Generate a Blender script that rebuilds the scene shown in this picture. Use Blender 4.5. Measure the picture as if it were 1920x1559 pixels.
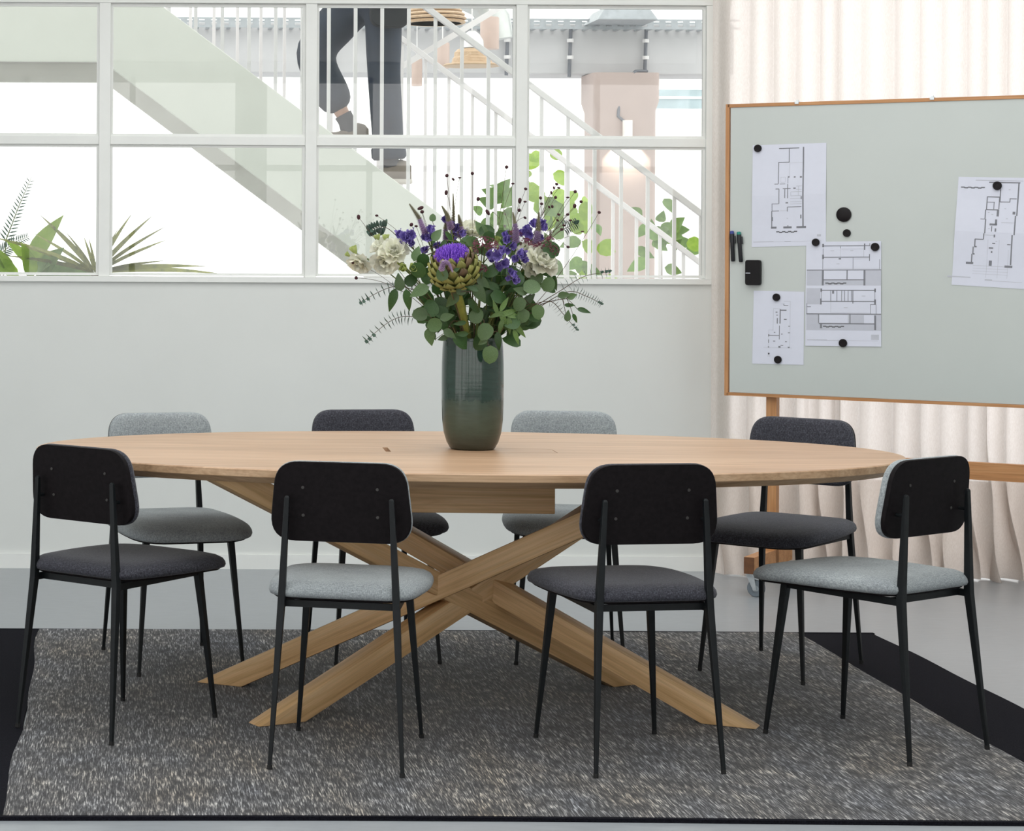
import bpy, bmesh, math, random
from mathutils import Vector, Matrix, Euler

# ------------------------------------------------------------------ scene, camera, light
scene = bpy.context.scene
col = scene.collection
for o in list(bpy.data.objects):
    bpy.data.objects.remove(o, do_unlink=True)

EYE = 1.375          # eye height above the rug, metres (x right, y away from the eye, z up)
FOCAL_PX = 4116.0    # in pixels of the 1920 wide frame
cam_data = bpy.data.cameras.new('camera')
cam_data.sensor_fit = 'HORIZONTAL'
cam_data.sensor_width = 36.0
cam_data.lens = FOCAL_PX / 1920.0 * 36.0
cam_data.shift_x = 0.3856
cam_data.shift_y = -0.1698
cam_data.clip_end = 200
cam = bpy.data.objects.new('camera', cam_data)
cam.location = (0, 0, EYE)
cam.rotation_euler = (Matrix.Rotation(math.radians(90), 4, 'X') @ Matrix.Rotation(0.004845, 4, 'Z')).to_euler()
col.objects.link(cam)
scene.camera = cam

scene.view_settings.view_transform = 'Standard'
scene.view_settings.look = 'None'
scene.view_settings.gamma = 1.0
scene.view_settings.use_curve_mapping = False
scene.view_settings.exposure = 0.29

world = bpy.data.worlds.new('daylight')
scene.world = world
world.use_nodes = True
bg = world.node_tree.nodes['Background']
bg.inputs['Color'].default_value = (1.0, 0.985, 0.97, 1)
bg.inputs['Strength'].default_value = 1.6

def area(name, loc, rot, sx, sy, power, colour=(1, 1, 1)):
    l = bpy.data.lights.new(name, 'AREA')
    l.shape = 'RECTANGLE'; l.size = sx; l.size_y = sy; l.energy = power; l.color = colour
    o = bpy.data.objects.new(name, l)
    o.location = loc; o.rotation_euler = rot
    col.objects.link(o)
    return o

# fill lamp added below the closed ceiling, to light the room from above
area('ceiling_fill_lamp', (1.2, 5.75, 3.17), (0, 0, 0), 5.0, 5.2, 118, (0.98, 1.0, 0.99))

random.seed(7)
scene.cycles.max_bounces = 7
scene.cycles.adaptive_threshold = 0.035
scene.cycles.diffuse_bounces = 4
scene.cycles.glossy_bounces = 3
scene.cycles.transparent_max_bounces = 10
scene.cycles.caustics_reflective = False
scene.cycles.caustics_refractive = False

# ------------------------------------------------------------------ materials
def new_mat(name):
    m = bpy.data.materials.new(name)
    m.use_nodes = True
    nt = m.node_tree
    return m, nt, nt.nodes, nt.links, nt.nodes['Principled BSDF']

def ramp(nodes, stops):
    r = nodes.new('ShaderNodeValToRGB')
    e = r.color_ramp.elements
    while len(e) < len(stops):
        e.new(0.5)
    for el, (p, c) in zip(e, stops):
        el.position = p
        el.color = (c[0], c[1], c[2], 1)
    return r

def coords(nodes, links, scale=(1, 1, 1), kind='Object', rot=(0, 0, 0)):
    t = nodes.new('ShaderNodeTexCoord')
    mp = nodes.new('ShaderNodeMapping')
    mp.inputs['Scale'].default_value = scale
    mp.inputs['Rotation'].default_value = rot
    links.new(t.outputs[kind], mp.inputs['Vector'])
    return mp.outputs['Vector']

def noise(nodes, links, vec, scale, detail=3, rough=0.55, dist=0.0):
    n = nodes.new('ShaderNodeTexNoise')
    n.inputs['Scale'].default_value = scale
    n.inputs['Detail'].default_value = detail
    n.inputs['Roughness'].default_value = rough
    n.inputs['Distortion'].default_value = dist
    links.new(vec, n.inputs['Vector'])
    return n.outputs['Fac']

def bump(nodes, links, height, bsdf, strength=0.2, dist=0.002):
    b = nodes.new('ShaderNodeBump')
    b.inputs['Strength'].default_value = strength
    b.inputs['Distance'].default_value = dist
    links.new(height, b.inputs['Height'])
    links.new(b.outputs['Normal'], bsdf.inputs['Normal'])

def mix(nodes, links, fac, a, b, mode='MIX'):
    m = nodes.new('ShaderNodeMix')
    m.data_type = 'RGBA'; m.blend_type = mode
    for sock, v in ((m.inputs[0], fac), (m.inputs[6], a), (m.inputs[7], b)):
        if hasattr(v, 'is_linked'):
            links.new(v, sock)
        elif isinstance(v, (int, float)):
            sock.default_value = v
        else:
            sock.default_value = (v[0], v[1], v[2], 1)
    return m.outputs[2]

def plain(name, c, rough=0.6, metal=0.0, var=0.06, scale=20, bmp=0.0, spec=0.5, coat=0.0):
    m, nt, N, L, b = new_mat(name)
    v = coords(N, L)
    f = noise(N, L, v, scale, 4)
    r = ramp(N, [(0.3, [max(0, x * (1 - var)) for x in c]), (0.7, [min(1, x * (1 + var)) for x in c])])
    L.new(f, r.inputs[0]); L.new(r.outputs[0], b.inputs['Base Color'])
    b.inputs['Roughness'].default_value = rough
    b.inputs['Metallic'].default_value = metal
    b.inputs['Specular IOR Level'].default_value = spec
    b.inputs['Coat Weight'].default_value = coat
    if bmp:
        bump(N, L, f, b, bmp)
    return m

def wood(name, c0, c1, c2, axis='X', scale=1.0, rough=0.45, strips=None):
    m, nt, N, L, b = new_mat(name)
    s = {'X': (0.9, 14, 14), 'Z': (14, 14, 0.9), 'Y': (14, 0.9, 14)}[axis]
    v = coords(N, L, tuple(k * scale for k in s))
    f1 = noise(N, L, v, 2.2, 6, 0.62, 0.6)
    r = ramp(N, [(0.28, c0), (0.5, c1), (0.74, c2)])
    L.new(f1, r.inputs[0])
    s2 = {'X': (3, 160, 160), 'Z': (160, 160, 3), 'Y': (160, 3, 160)}[axis]
    v2 = coords(N, L, tuple(k * scale for k in s2))
    f2 = noise(N, L, v2, 1.0, 3, 0.6)
    r2 = ramp(N, [(0.35, (0.78, 0.76, 0.72)), (0.6, (1, 1, 1))])
    L.new(f2, r2.inputs[0])
    out = mix(N, L, 0.75, r.outputs[0], r2.outputs[0], 'MULTIPLY')
    if strips:
        v3 = coords(N, L, {'X': (0.25, strips, 0.0)}.get(axis, (strips, 0.25, 0)))
        w = N.new('ShaderNodeTexVoronoi'); w.feature = 'F1'; w.inputs['Scale'].default_value = 1.0
        L.new(v3, w.inputs['Vector'])
        bw = N.new('ShaderNodeRGBToBW'); L.new(w.outputs['Color'], bw.inputs[0])
        r3 = ramp(N, [(0.2, (0.90, 0.88, 0.86)), (0.8, (1.05, 1.05, 1.05))])
        L.new(bw.outputs[0], r3.inputs[0])
        out = mix(N, L, 0.8, out, r3.outputs[0], 'MULTIPLY')
    L.new(out, b.inputs['Base Color'])
    b.inputs['Roughness'].default_value = rough
    bump(N, L, f2, b, 0.12, 0.001)
    return m

def fabric(name, c0, c1, c2, scale=620):
    m, nt, N, L, b = new_mat(name)
    va = coords(N, L, (1, 0.22, 0.22)); fa = noise(N, L, va, scale, 2, 0.7)
    vb = coords(N, L, (0.22, 1, 1)); fb = noise(N, L, vb, scale, 2, 0.7)
    w = N.new('ShaderNodeMath'); w.operation = 'ADD'; L.new(fa, w.inputs[0]); L.new(fb, w.inputs[1])
    h = N.new('ShaderNodeMath'); h.operation = 'MULTIPLY'; h.inputs[1].default_value = 0.5; L.new(w.outputs[0], h.inputs[0])
    r = ramp(N, [(0.36, c0), (0.5, c1), (0.64, c2)])
    L.new(h.outputs[0], r.inputs[0])
    big = noise(N, L, coords(N, L), 9, 3)
    rb = ramp(N, [(0.3, (0.86, 0.86, 0.87)), (0.7, (1.08, 1.08, 1.07))]); L.new(big, rb.inputs[0])
    out = mix(N, L, 1.0, r.outputs[0], rb.outputs[0], 'MULTIPLY')
    L.new(out, b.inputs['Base Color'])
    b.inputs['Roughness'].default_value = 0.92
    b.inputs['Sheen Weight'].default_value = 0.15
    b.inputs['Sheen Roughness'].default_value = 0.4
    bump(N, L, h.outputs[0], b, 0.5, 0.001)
    return m

M = {}
M['wall'] = plain('painted_wall', (0.79, 0.81, 0.79), 0.7, var=0.015, scale=3, bmp=0.02)
M['ceiling'] = plain('painted_ceiling', (0.82, 0.82, 0.80), 0.8, var=0.02, scale=2)
M['frame_white'] = plain('white_lacquer', (0.90, 0.915, 0.89), 0.45, var=0.02, scale=8)
M['steel_white'] = plain('white_powder_coat', (0.78, 0.80, 0.75), 0.5, var=0.02, scale=5)
M['tread'] = plain('stair_tread', (0.62, 0.56, 0.56), 0.6, var=0.08, scale=6)
M['rail_white'] = plain('rail_powder_coat', (0.80, 0.79, 0.80), 0.45, var=0.02)
M['black_metal'] = plain('black_powder_coat', (0.007, 0.009, 0.0105), 0.45, var=0.15, scale=60, spec=0.28)
M['shell'] = plain('black_stained_plywood', (0.0085, 0.0065, 0.0075), 0.6, var=0.3, scale=90, bmp=0.06, spec=0.12)
M['screw'] = plain('dull_steel', (0.05, 0.047, 0.045), 0.5, metal=0.4)
M['glide'] = plain('black_rubber', (0.008, 0.008, 0.008), 0.7)
M['dark_fabric'] = fabric('charcoal_weave', (0.012, 0.013, 0.018), (0.036, 0.0365, 0.049), (0.105, 0.106, 0.13))
M['light_fabric'] = fabric('pale_grey_weave', (0.18, 0.20, 0.21), (0.305, 0.335, 0.35), (0.47, 0.505, 0.52))
M['oak'] = wood('oak_top', (0.445, 0.27, 0.155), (0.545, 0.35, 0.22), (0.63, 0.43, 0.285), 'X', 1.0, 0.42, strips=9.0)
M['oak_edge'] = wood('oak_edge', (0.36, 0.22, 0.12), (0.52, 0.335, 0.195), (0.64, 0.44, 0.28), 'X', 1.0, 0.5)
M['oak_leg'] = wood('oak_leg', (0.50, 0.295, 0.125), (0.71, 0.455, 0.225), (0.83, 0.59, 0.34), 'X', 1.1, 0.45)
M['slot_dark'] = plain('slot_shadow_wood', (0.10, 0.06, 0.035), 0.8)
M['teak'] = wood('warm_teak', (0.42, 0.19, 0.07), (0.56, 0.27, 0.11), (0.66, 0.36, 0.17), 'X', 1.4, 0.45)
M['teak_v'] = wood('warm_teak_upright', (0.42, 0.19, 0.07), (0.56, 0.27, 0.11), (0.66, 0.36, 0.17), 'Z', 1.4, 0.45)
M['board'] = plain('pale_green_enamel', (0.575, 0.615, 0.595), 0.28, var=0.012, scale=4)
M['end_grain'] = plain('dark_end_grain', (0.16, 0.065, 0.025), 0.6, var=0.2, scale=60)
M['zinc'] = plain('zinc_plated_steel', (0.62, 0.66, 0.68), 0.3, metal=0.85, var=0.1, scale=50)
M['caster_grey'] = plain('grey_caster_rubber', (0.17, 0.20, 0.23), 0.5)
M['caster_core'] = plain('pale_caster_core', (0.36, 0.40, 0.43), 0.45)
M['paper'] = plain('printer_paper', (0.735, 0.755, 0.86), 0.85, var=0.01, scale=30)
M['ink'] = plain('grey_print', (0.23, 0.235, 0.265), 0.85, var=0.1)
M['ink_light'] = plain('faint_print', (0.55, 0.565, 0.63), 0.85, var=0.05)
M['ink_field'] = plain('tinted_print_field', (0.57, 0.585, 0.66), 0.85, var=0.03)
M['ink_dark'] = plain('black_print', (0.10, 0.10, 0.11), 0.8)
M['magnet'] = plain('black_magnet', (0.009, 0.007, 0.008), 0.38, var=0.1, spec=0.2)
M['eraser'] = plain('black_eraser_shell', (0.010, 0.009, 0.010), 0.5, var=0.1, spec=0.2)
M['pen_blue'] = plain('blue_marker_cap', (0.035, 0.05, 0.26), 0.4)
M['pen_green'] = plain('green_marker_cap', (0.01, 0.24, 0.19), 0.4)
M['pen_black'] = plain('black_marker_barrel', (0.015, 0.016, 0.02), 0.4)
M['concrete'] = plain('grey_concrete_beam', (0.60, 0.60, 0.62), 0.85, var=0.06, scale=3, bmp=0.1)
M['column'] = plain('rose_plaster_column', (0.50, 0.41, 0.385), 0.85, var=0.06, scale=2.5, bmp=0.1)
M['tray'] = plain('galvanised_tray', (0.42, 0.45, 0.48), 0.45, metal=0.4, var=0.1)
M['conduit'] = plain('dark_conduit', (0.17, 0.18, 0.21), 0.5)
M['lamp_rose'] = plain('rose_lamp_metal', (0.58, 0.45, 0.40), 0.5, var=0.04)
M['lamp_wood'] = wood('pale_lamp_wood', (0.48, 0.32, 0.19), (0.60, 0.43, 0.28), (0.70, 0.54, 0.38), 'X', 2.0, 0.5)
M['lamp_silver'] = plain('spun_aluminium', (0.66, 0.66, 0.66), 0.3, metal=0.8)
M['wall_lamp'] = plain('white_wall_lamp', (0.85, 0.82, 0.78), 0.5)
M['far_glass'] = plain('far_blue_glass', (0.42, 0.52, 0.56), 0.2, var=0.2, scale=3)
M['trousers'] = plain('dark_navy_cotton', (0.026, 0.036, 0.058), 0.85, var=0.25, scale=9, bmp=0.2)
M['jacket'] = plain('black_jersey', (0.016, 0.018, 0.022), 0.85, var=0.2, scale=30, bmp=0.1)
M['sock'] = plain('grey_sock', (0.09, 0.09, 0.10), 0.9)
M['skin'] = plain('skin', (0.55, 0.33, 0.24), 0.55, var=0.05)
M['hair'] = plain('dark_brown_hair', (0.030, 0.018, 0.012), 0.6, var=0.3, scale=80, bmp=0.3)
M['shoe'] = plain('taupe_suede', (0.22, 0.19, 0.16), 0.85, var=0.12)
M['sole'] = plain('pale_rubber_sole', (0.62, 0.60, 0.55), 0.7)
M['pot'] = plain('stoneware_pot', (0.30, 0.28, 0.26), 0.7)
M['duct'] = plain('spiral_duct_metal', (0.62, 0.64, 0.63), 0.35, metal=0.7, var=0.05)

def mat_floor():
    m, nt, N, L, b = new_mat('polished_concrete')
    v = coords(N, L)
    f = noise(N, L, v, 1.1, 6, 0.6, 0.4)
    r = ramp(N, [(0.3, (0.325, 0.350, 0.375)), (0.7, (0.38, 0.40, 0.425))])
    L.new(f, r.inputs[0])
    f2 = noise(N, L, coords(N, L, (1, 6, 1)), 14, 5, 0.7)
    r2 = ramp(N, [(0.35, (0.93, 0.93, 0.93)), (0.65, (1.04, 1.04, 1.04))]); L.new(f2, r2.inputs[0])
    L.new(mix(N, L, 1.0, r.outputs[0], r2.outputs[0], 'MULTIPLY'), b.inputs['Base Color'])
    rr = ramp(N, [(0.3, (0.28,) * 3), (0.7, (0.36,) * 3)]); L.new(f, rr.inputs[0])
    L.new(rr.outputs[0], b.inputs['Roughness'])
    return m
M['floor'] = mat_floor()

def mat_rug():
    m, nt, N, L, b = new_mat('heathered_wool_rug')
    # yarns run away from the viewer (y), speckled black and cream in short dashes
    v = coords(N, L, (1, 0.065, 1))
    f = noise(N, L, v, 300, 2, 0.6)
    v2 = coords(N, L, (1, 0.10, 1))
    f2 = noise(N, L, v2, 90, 3, 0.65)
    a = N.new('ShaderNodeMath'); a.operation = 'MULTIPLY_ADD'; a.inputs[1].default_value = 0.62; L.new(f, a.inputs[0])
    s = N.new('ShaderNodeMath'); s.operation = 'MULTIPLY'; s.inputs[1].default_value = 0.38; L.new(f2, s.inputs[0])
    L.new(s.outputs[0], a.inputs[2])
    r = ramp(N, [(0.40, (0.007, 0.007, 0.009)), (0.485, (0.045, 0.044, 0.048)), (0.55, (0.155, 0.152, 0.15)), (0.615, (0.50, 0.48, 0.45))])
    L.new(a.outputs[0], r.inputs[0])
    big = noise(N, L, coords(N, L, (1, 0.5, 1)), 3.4, 4, 0.6)
    rt = ramp(N, [(0.30, (1.18, 1.04, 0.86)), (0.5, (0.98, 0.98, 1.0)), (0.70, (0.80, 0.88, 1.06))])
    L.new(big, rt.inputs[0])
    med = noise(N, L, coords(N, L, (0.5, 1, 1)), 13, 4, 0.65)
    rm = ramp(N, [(0.32, (0.55, 0.55, 0.56)), (0.66, (1.35, 1.35, 1.33))]); L.new(med, rm.inputs[0])
    c = mix(N, L, 1.0, r.outputs[0], rt.outputs[0], 'MULTIPLY')
    c = mix(N, L, 1.0, c, rm.outputs[0], 'MULTIPLY')
    L.new(c, b.inputs['Base Color'])
    b.inputs['Roughness'].default_value = 0.95
    b.inputs['Sheen Weight'].default_value = 0.15
    bump(N, L, a.outputs[0], b, 0.9, 0.004)
    return m
M['rug'] = mat_rug()
M['rug_band'] = plain('black_woven_band', (0.009, 0.009, 0.013), 0.95, var=0.5, scale=240, bmp=0.5, spec=0.08)

def mat_vase():
    m, nt, N, L, b = new_mat('green_grey_glaze')
    tc = N.new('ShaderNodeTexCoord'); sp = N.new('ShaderNodeSeparateXYZ')
    L.new(tc.outputs['Object'], sp.inputs[0])
    n = noise(N, L, coords(N, L, (1, 1, 6)), 12, 5, 0.65, 0.5)
    dr = noise(N, L, coords(N, L, (6, 6, 0.6)), 10, 4, 0.6)
    ad = N.new('ShaderNodeMath'); ad.operation = 'MULTIPLY_ADD'; ad.inputs[1].default_value = 0.035; L.new(dr, ad.inputs[0]); L.new(sp.outputs['Z'], ad.inputs[2])
    r = ramp(N, [(0.045, (0.050, 0.058, 0.042)), (0.075, (0.046, 0.068, 0.048)), (0.16, (0.040, 0.066, 0.048)), (0.175, (0.017, 0.042, 0.032)), (0.33, (0.020, 0.046, 0.036)), (0.372, (0.050, 0.062, 0.055)), (0.392, (0.085, 0.068, 0.058))])
    L.new(ad.outputs[0], r.inputs[0])
    rn = ramp(N, [(0.3, (0.8, 0.8, 0.8)), (0.7, (1.2, 1.2, 1.2))]); L.new(n, rn.inputs[0])
    L.new(mix(N, L, 1.0, r.outputs[0], rn.outputs[0], 'MULTIPLY'), b.inputs['Base Color'])
    rr = ramp(N, [(0.165, (0.34,) * 3), (0.18, (0.13,) * 3)]); L.new(ad.outputs[0], rr.inputs[0])
    L.new(rr.outputs[0], b.inputs['Roughness'])
    b.inputs['Coat Weight'].default_value = 0.35
    b.inputs['Coat IOR'].default_value = 1.5
    b.inputs['Coat Roughness'].default_value = 0.06
    bump(N, L, noise(N, L, coords(N, L, (0.3, 0.3, 14)), 9, 3), b, 0.12, 0.003)
    return m
M['vase'] = mat_vase()

def mat_curtain():
    m, nt, N, L, b = new_mat('sheer_linen')
    N.remove(b)
    out = N['Material Output']
    f = noise(N, L, coords(N, L, (1, 1, 0.25)), 300, 2, 0.6)
    r = ramp(N, [(0.3, (0.82, 0.765, 0.725)), (0.7, (0.92, 0.875, 0.845))]); L.new(f, r.inputs[0])
    d = N.new('ShaderNodeBsdfDiffuse'); t = N.new('ShaderNodeBsdfTranslucent'); p = N.new('ShaderNodeBsdfTransparent')
    L.new(r.outputs[0], d.inputs[0]); L.new(r.outputs[0], t.inputs[0])
    p.inputs[0].default_value = (0.97, 0.95, 0.92, 1)
    a = N.new('ShaderNodeMixShader'); a.inputs[0].default_value = 0.62
    L.new(d.outputs[0], a.inputs[1]); L.new(t.outputs[0], a.inputs[2])
    c = N.new('ShaderNodeMixShader'); c.inputs[0].default_value = 0.13
    L.new(a.outputs[0], c.inputs[1]); L.new(p.outputs[0], c.inputs[2])
    L.new(c.outputs[0], out.inputs[0])
    return m
M['curtain'] = mat_curtain()

def mat_glass():
    m, nt, N, L, b = new_mat('window_glass')
    N.remove(b)
    out = N['Material Output']
    t = N.new('ShaderNodeBsdfTransparent'); t.inputs[0].default_value = (0.965, 0.985, 0.97, 1)
    g = N.new('ShaderNodeBsdfGlossy'); g.inputs['Roughness'].default_value = 0.0
    fr = N.new('ShaderNodeFresnel'); fr.inputs[0].default_value = 1.6
    x = N.new('ShaderNodeMixShader')
    L.new(fr.outputs[0], x.inputs[0]); L.new(t.outputs[0], x.inputs[1]); L.new(g.outputs[0], x.inputs[2])
    L.new(x.outputs[0], out.inputs[0])
    return m
M['glass'] = mat_glass()

def leafmat(name, c, c2, rough=0.38, trans=0.25):
    m, nt, N, L, b = new_mat(name)
    f = noise(N, L, coords(N, L), 30, 4, 0.6)
    r = ramp(N, [(0.3, c), (0.7, c2)]); L.new(f, r.inputs[0])
    oi = N.new('ShaderNodeObjectInfo')
    hv = N.new('ShaderNodeHueSaturation')
    rm = N.new('ShaderNodeMapRange'); rm.inputs[3].default_value = 0.75; rm.inputs[4].default_value = 1.25
    L.new(oi.outputs['Random'], rm.inputs[0]); L.new(rm.outputs[0], hv.inputs['Value'])
    L.new(r.outputs[0], hv.inputs['Color'])
    L.new(hv.outputs[0], b.inputs['Base Color'])
    b.inputs['Roughness'].default_value = rough
    out = N['Material Output']
    t = N.new('ShaderNodeBsdfTranslucent'); L.new(hv.outputs[0], t.inputs[0])
    x = N.new('ShaderNodeMixShader'); x.inputs[0].default_value = trans
    L.new(b.outputs[0], x.inputs[1]); L.new(t.outputs[0], x.inputs[2]); L.new(x.outputs[0], out.inputs[0])
    return m
M['leaf_euc'] = leafmat('silver_green_leaf', (0.070, 0.130, 0.045), (0.120, 0.195, 0.078))
M['leaf_dark'] = leafmat('deep_green_leaf', (0.030, 0.080, 0.022), (0.060, 0.135, 0.035))
M['leaf_blue'] = leafmat('blue_green_leaf', (0.060, 0.110, 0.085), (0.10, 0.165, 0.125))
M['leaf_lime'] = leafmat('lime_leaf', (0.22, 0.38, 0.03), (0.36, 0.52, 0.07), 0.4, 0.45)
M['leaf_yucca'] = leafmat('olive_yucca_leaf', (0.15, 0.18, 0.05), (0.33, 0.33, 0.08), 0.4, 0.3)
M['leaf_plant'] = leafmat('fresh_green_leaf', (0.10, 0.20, 0.05), (0.20, 0.32, 0.09), 0.4, 0.35)
M['stem'] = plain('green_stem', (0.13, 0.17, 0.045), 0.6, var=0.25, scale=40)
M['stem_thick'] = plain('artichoke_stem', (0.26, 0.29, 0.06), 0.6, var=0.3, scale=25)
M['stem_brown'] = plain('brown_twig', (0.085, 0.055, 0.03), 0.7, var=0.2)
M['white_petal'] = leafmat('cream_petal', (0.80, 0.80, 0.66), (0.88, 0.88, 0.78), 0.6, 0.35)
M['green_bud'] = leafmat('pale_green_bud', (0.42, 0.50, 0.16), (0.55, 0.62, 0.25), 0.6, 0.3)
M['purple_petal'] = leafmat('violet_petal', (0.17, 0.12, 0.42), (0.36, 0.29, 0.66), 0.55, 0.25)
M['thistle'] = leafmat('bright_violet_thistle', (0.24, 0.09, 0.60), (0.46, 0.22, 0.84), 0.7, 0.2)
M['bract'] = leafmat('olive_bract', (0.20, 0.23, 0.06), (0.34, 0.33, 0.10), 0.55, 0.1)
M['bract_tip'] = leafmat('brown_bract', (0.14, 0.085, 0.055), (0.22, 0.15, 0.08), 0.6, 0.1)
M['sedum'] = leafmat('maroon_sedum', (0.16, 0.035, 0.065), (0.33, 0.10, 0.15), 0.7, 0.1)
M['veronica'] = leafmat('mauve_spike', (0.30, 0.20, 0.36), (0.46, 0.34, 0.50), 0.7, 0.2)
M['veronica_tip'] = leafmat('green_spike_tip', (0.20, 0.19, 0.11), (0.33, 0.30, 0.19), 0.7, 0.2)
M['burnet'] = plain('dark_burnet_head', (0.050, 0.012, 0.016), 0.8, var=0.5, scale=300, bmp=0.5)

# ------------------------------------------------------------------ mesh helpers
class MB:
    def __init__(self):
        self.v = []; self.f = []
    def add(self, vs, fs):
        k = len(self.v)
        self.v += [tuple(p) for p in vs]
        self.f += [tuple(i + k for i in f) for f in fs]
        return self
    def hexa(self, p):      # 8 points: bottom 4 ccw, top 4 ccw
        return self.add(p, [(3, 2, 1, 0), (4, 5, 6, 7), (0, 1, 5, 4), (1, 2, 6, 5), (2, 3, 7, 6), (3, 0, 4, 7)])
    def box(self, x0, x1, y0, y1, z0, z1):
        return self.hexa([(x0, y0, z0), (x1, y0, z0), (x1, y1, z0), (x0, y1, z0), (x0, y0, z1), (x1, y0, z1), (x1, y1, z1), (x0, y1, z1)])
    def bar(self, a, b, w0, h0, w1=None, h1=None, side=None):
        a, b = Vector(a), Vector(b)
        w1 = w0 if w1 is None else w1; h1 = h0 if h1 is None else h1
        d = (b - a).normalized()
        s = Vector(side) if side is not None else (d.cross(Vector((0, 0, 1))) if abs(d.z) < 0.95 else Vector((1, 0, 0)))
        s = (s - d * s.dot(d)).normalized()
        u = s.cross(d).normalized()
        pts = []
        for c, w, h in ((a, w0, h0), (b, w1, h1)):
            for sx, sy in ((-1, -1), (1, -1), (1, 1), (-1, 1)):
                pts.append(c + s * (sx * w / 2) + u * (sy * h / 2))
        return self.hexa(pts)
    def tube(self, pts, radii, n=8, caps=True):
        pts = [Vector(p) for p in pts]
        if isinstance(radii, (int, float)):
            radii = [radii] * len(pts)
        rings = []
        ref = None
        for i, p in enumerate(pts):
            d = (pts[min(i + 1, len(pts) - 1)] - pts[max(i - 1, 0)])
            d = d.normalized() if d.length > 1e-9 else Vector((0, 0, 1))
            if ref is None:
                ref = Vector((1, 0, 0)) if abs(d.x) < 0.8 else Vector((0, 1, 0))
            s = (ref - d * ref.dot(d)).normalized(); ref = s
            u = d.cross(s)
            rings.append([p + (s * math.cos(2 * math.pi * k / n) + u * math.sin(2 * math.pi * k / n)) * radii[i] for k in range(n)])
        vs = [q for r in rings for q in r]
        fs = []
        for i in range(len(rings) - 1):
            for k in range(n):
                fs.append((i * n + k, i * n + (k + 1) % n, (i + 1) * n + (k + 1) % n, (i + 1) * n + k))
        if caps:
            fs.append(tuple(range(n - 1, -1, -1)))
            fs.append(tuple((len(rings) - 1) * n + k for k in range(n)))
        return self.add(vs, fs)
    def lathe(self, prof, n=32, c=(0, 0, 0)):
        vs = []; fs = []
        for r, z in prof:
            for k in range(n):
                a = 2 * math.pi * k / n
                vs.append((c[0] + r * math.cos(a), c[1] + r * math.sin(a), c[2] + z))
        for i in range(len(prof) - 1):
            for k in range(n):
                fs.append((i * n + k, i * n + (k + 1) % n, (i + 1) * n + (k + 1) % n, (i + 1) * n + k))
        if prof[0][0] > 1e-6: fs.append(tuple(range(n - 1, -1, -1)))
        if prof[-1][0] > 1e-6: fs.append(tuple((len(prof) - 1) * n + k for k in range(n)))
        return self.add(vs, fs)
    def rings(self, outline, levels, fn, cap=True):
        """outline: list of (a, b); levels: (scale, h) from one pole to the other; fn(a, b, h) -> point"""
        n = len(outline)
        ca = sum(p[0] for p in outline) / n; cb = sum(p[1] for p in outline) / n
        vs = []; fs = []
        for s, h in levels:
            for a, b in outline:
                vs.append(fn(ca + (a - ca) * s, cb + (b - cb) * s, h))
        for i in range(len(levels) - 1):
            for k in range(n):
                fs.append((i * n + k, i * n + (k + 1) % n, (i + 1) * n + (k + 1) % n, (i + 1) * n + k))
        if cap:
            fs.append(tuple(range(n - 1, -1, -1)))
            fs.append(tuple((len(levels) - 1) * n + k for k in range(n)))
        return self.add(vs, fs)
    def mesh(self, name, smooth=None, bevel=None, merge=None, recalc=True):
        me = bpy.data.meshes.new(name)
        me.from_pydata(self.v, [], self.f)
        bm = bmesh.new(); bm.from_mesh(me)
        if merge: bmesh.ops.remove_doubles(bm, verts=bm.verts, dist=merge)
        if recalc: bmesh.ops.recalc_face_normals(bm, faces=bm.faces)
        if bevel:
            bmesh.ops.bevel(bm, geom=[e for e in bm.edges if e.calc_face_angle(0) > 0.5], offset=bevel, segments=2, affect='EDGES', profile=0.6)
        bm.to_mesh(me); bm.free()
        if smooth:
            for p in me.polygons: p.use_smooth = True
            me.set_sharp_from_angle(angle=math.radians(smooth))
        return me
    def build(self, name, mat, parent=None, smooth=None, bevel=None, merge=None, loc=None, recalc=True):
        me = self.mesh(name, smooth, bevel, merge, recalc)
        return link(name, me, mat, parent, loc)

def link(name, me, mat=None, parent=None, loc=None):
    o = bpy.data.objects.new(name, me)
    col.objects.link(o)
    if mat is not None and not me.materials:
        me.materials.append(M[mat] if isinstance(mat, str) else mat)
    if parent is not None: o.parent = parent
    if loc is not None: o.location = loc
    return o

def empty(name, loc=(0, 0, 0), rz=0.0):
    o = bpy.data.objects.new(name, None)
    o.location = loc; o.rotation_euler = (0, 0, rz); o.empty_display_size = 0.1
    col.objects.link(o)
    return o

def tag(o, label, cat, group=None):
    o['label'] = label; o['category'] = cat
    if group: o['group'] = group
    return o

def struct(o):
    o['kind'] = 'structure'
    return o

def copy_tree(o, parent=None):
    c = o.copy(); col.objects.link(c); c.parent = parent
    for ch in list(o.children):
        copy_tree(ch, c)
    return c

def rounded(corners, radii, seg=6):
    """rounded polygon outline, ccw corners"""
    out = []
    n = len(corners)
    for i in range(n):
        p = Vector(corners[i]).to_2d(); a = Vector(corners[i - 1]).to_2d(); b = Vector(corners[(i + 1) % n]).to_2d()
        r = radii[i] if isinstance(radii, (list, tuple)) else radii
        da = (a - p).normalized(); db = (b - p).normalized()
        p0 = p + da * r; p1 = p + db * r
        for k in range(seg + 1):
            t = k / seg
            q = p0 * (1 - t) ** 2 + p * 2 * t * (1 - t) + p1 * t ** 2
            out.append((q.x, q.y))
    return out

FLOOR = -0.010       # the rug is 10 mm thick and its top is z = 0
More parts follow.
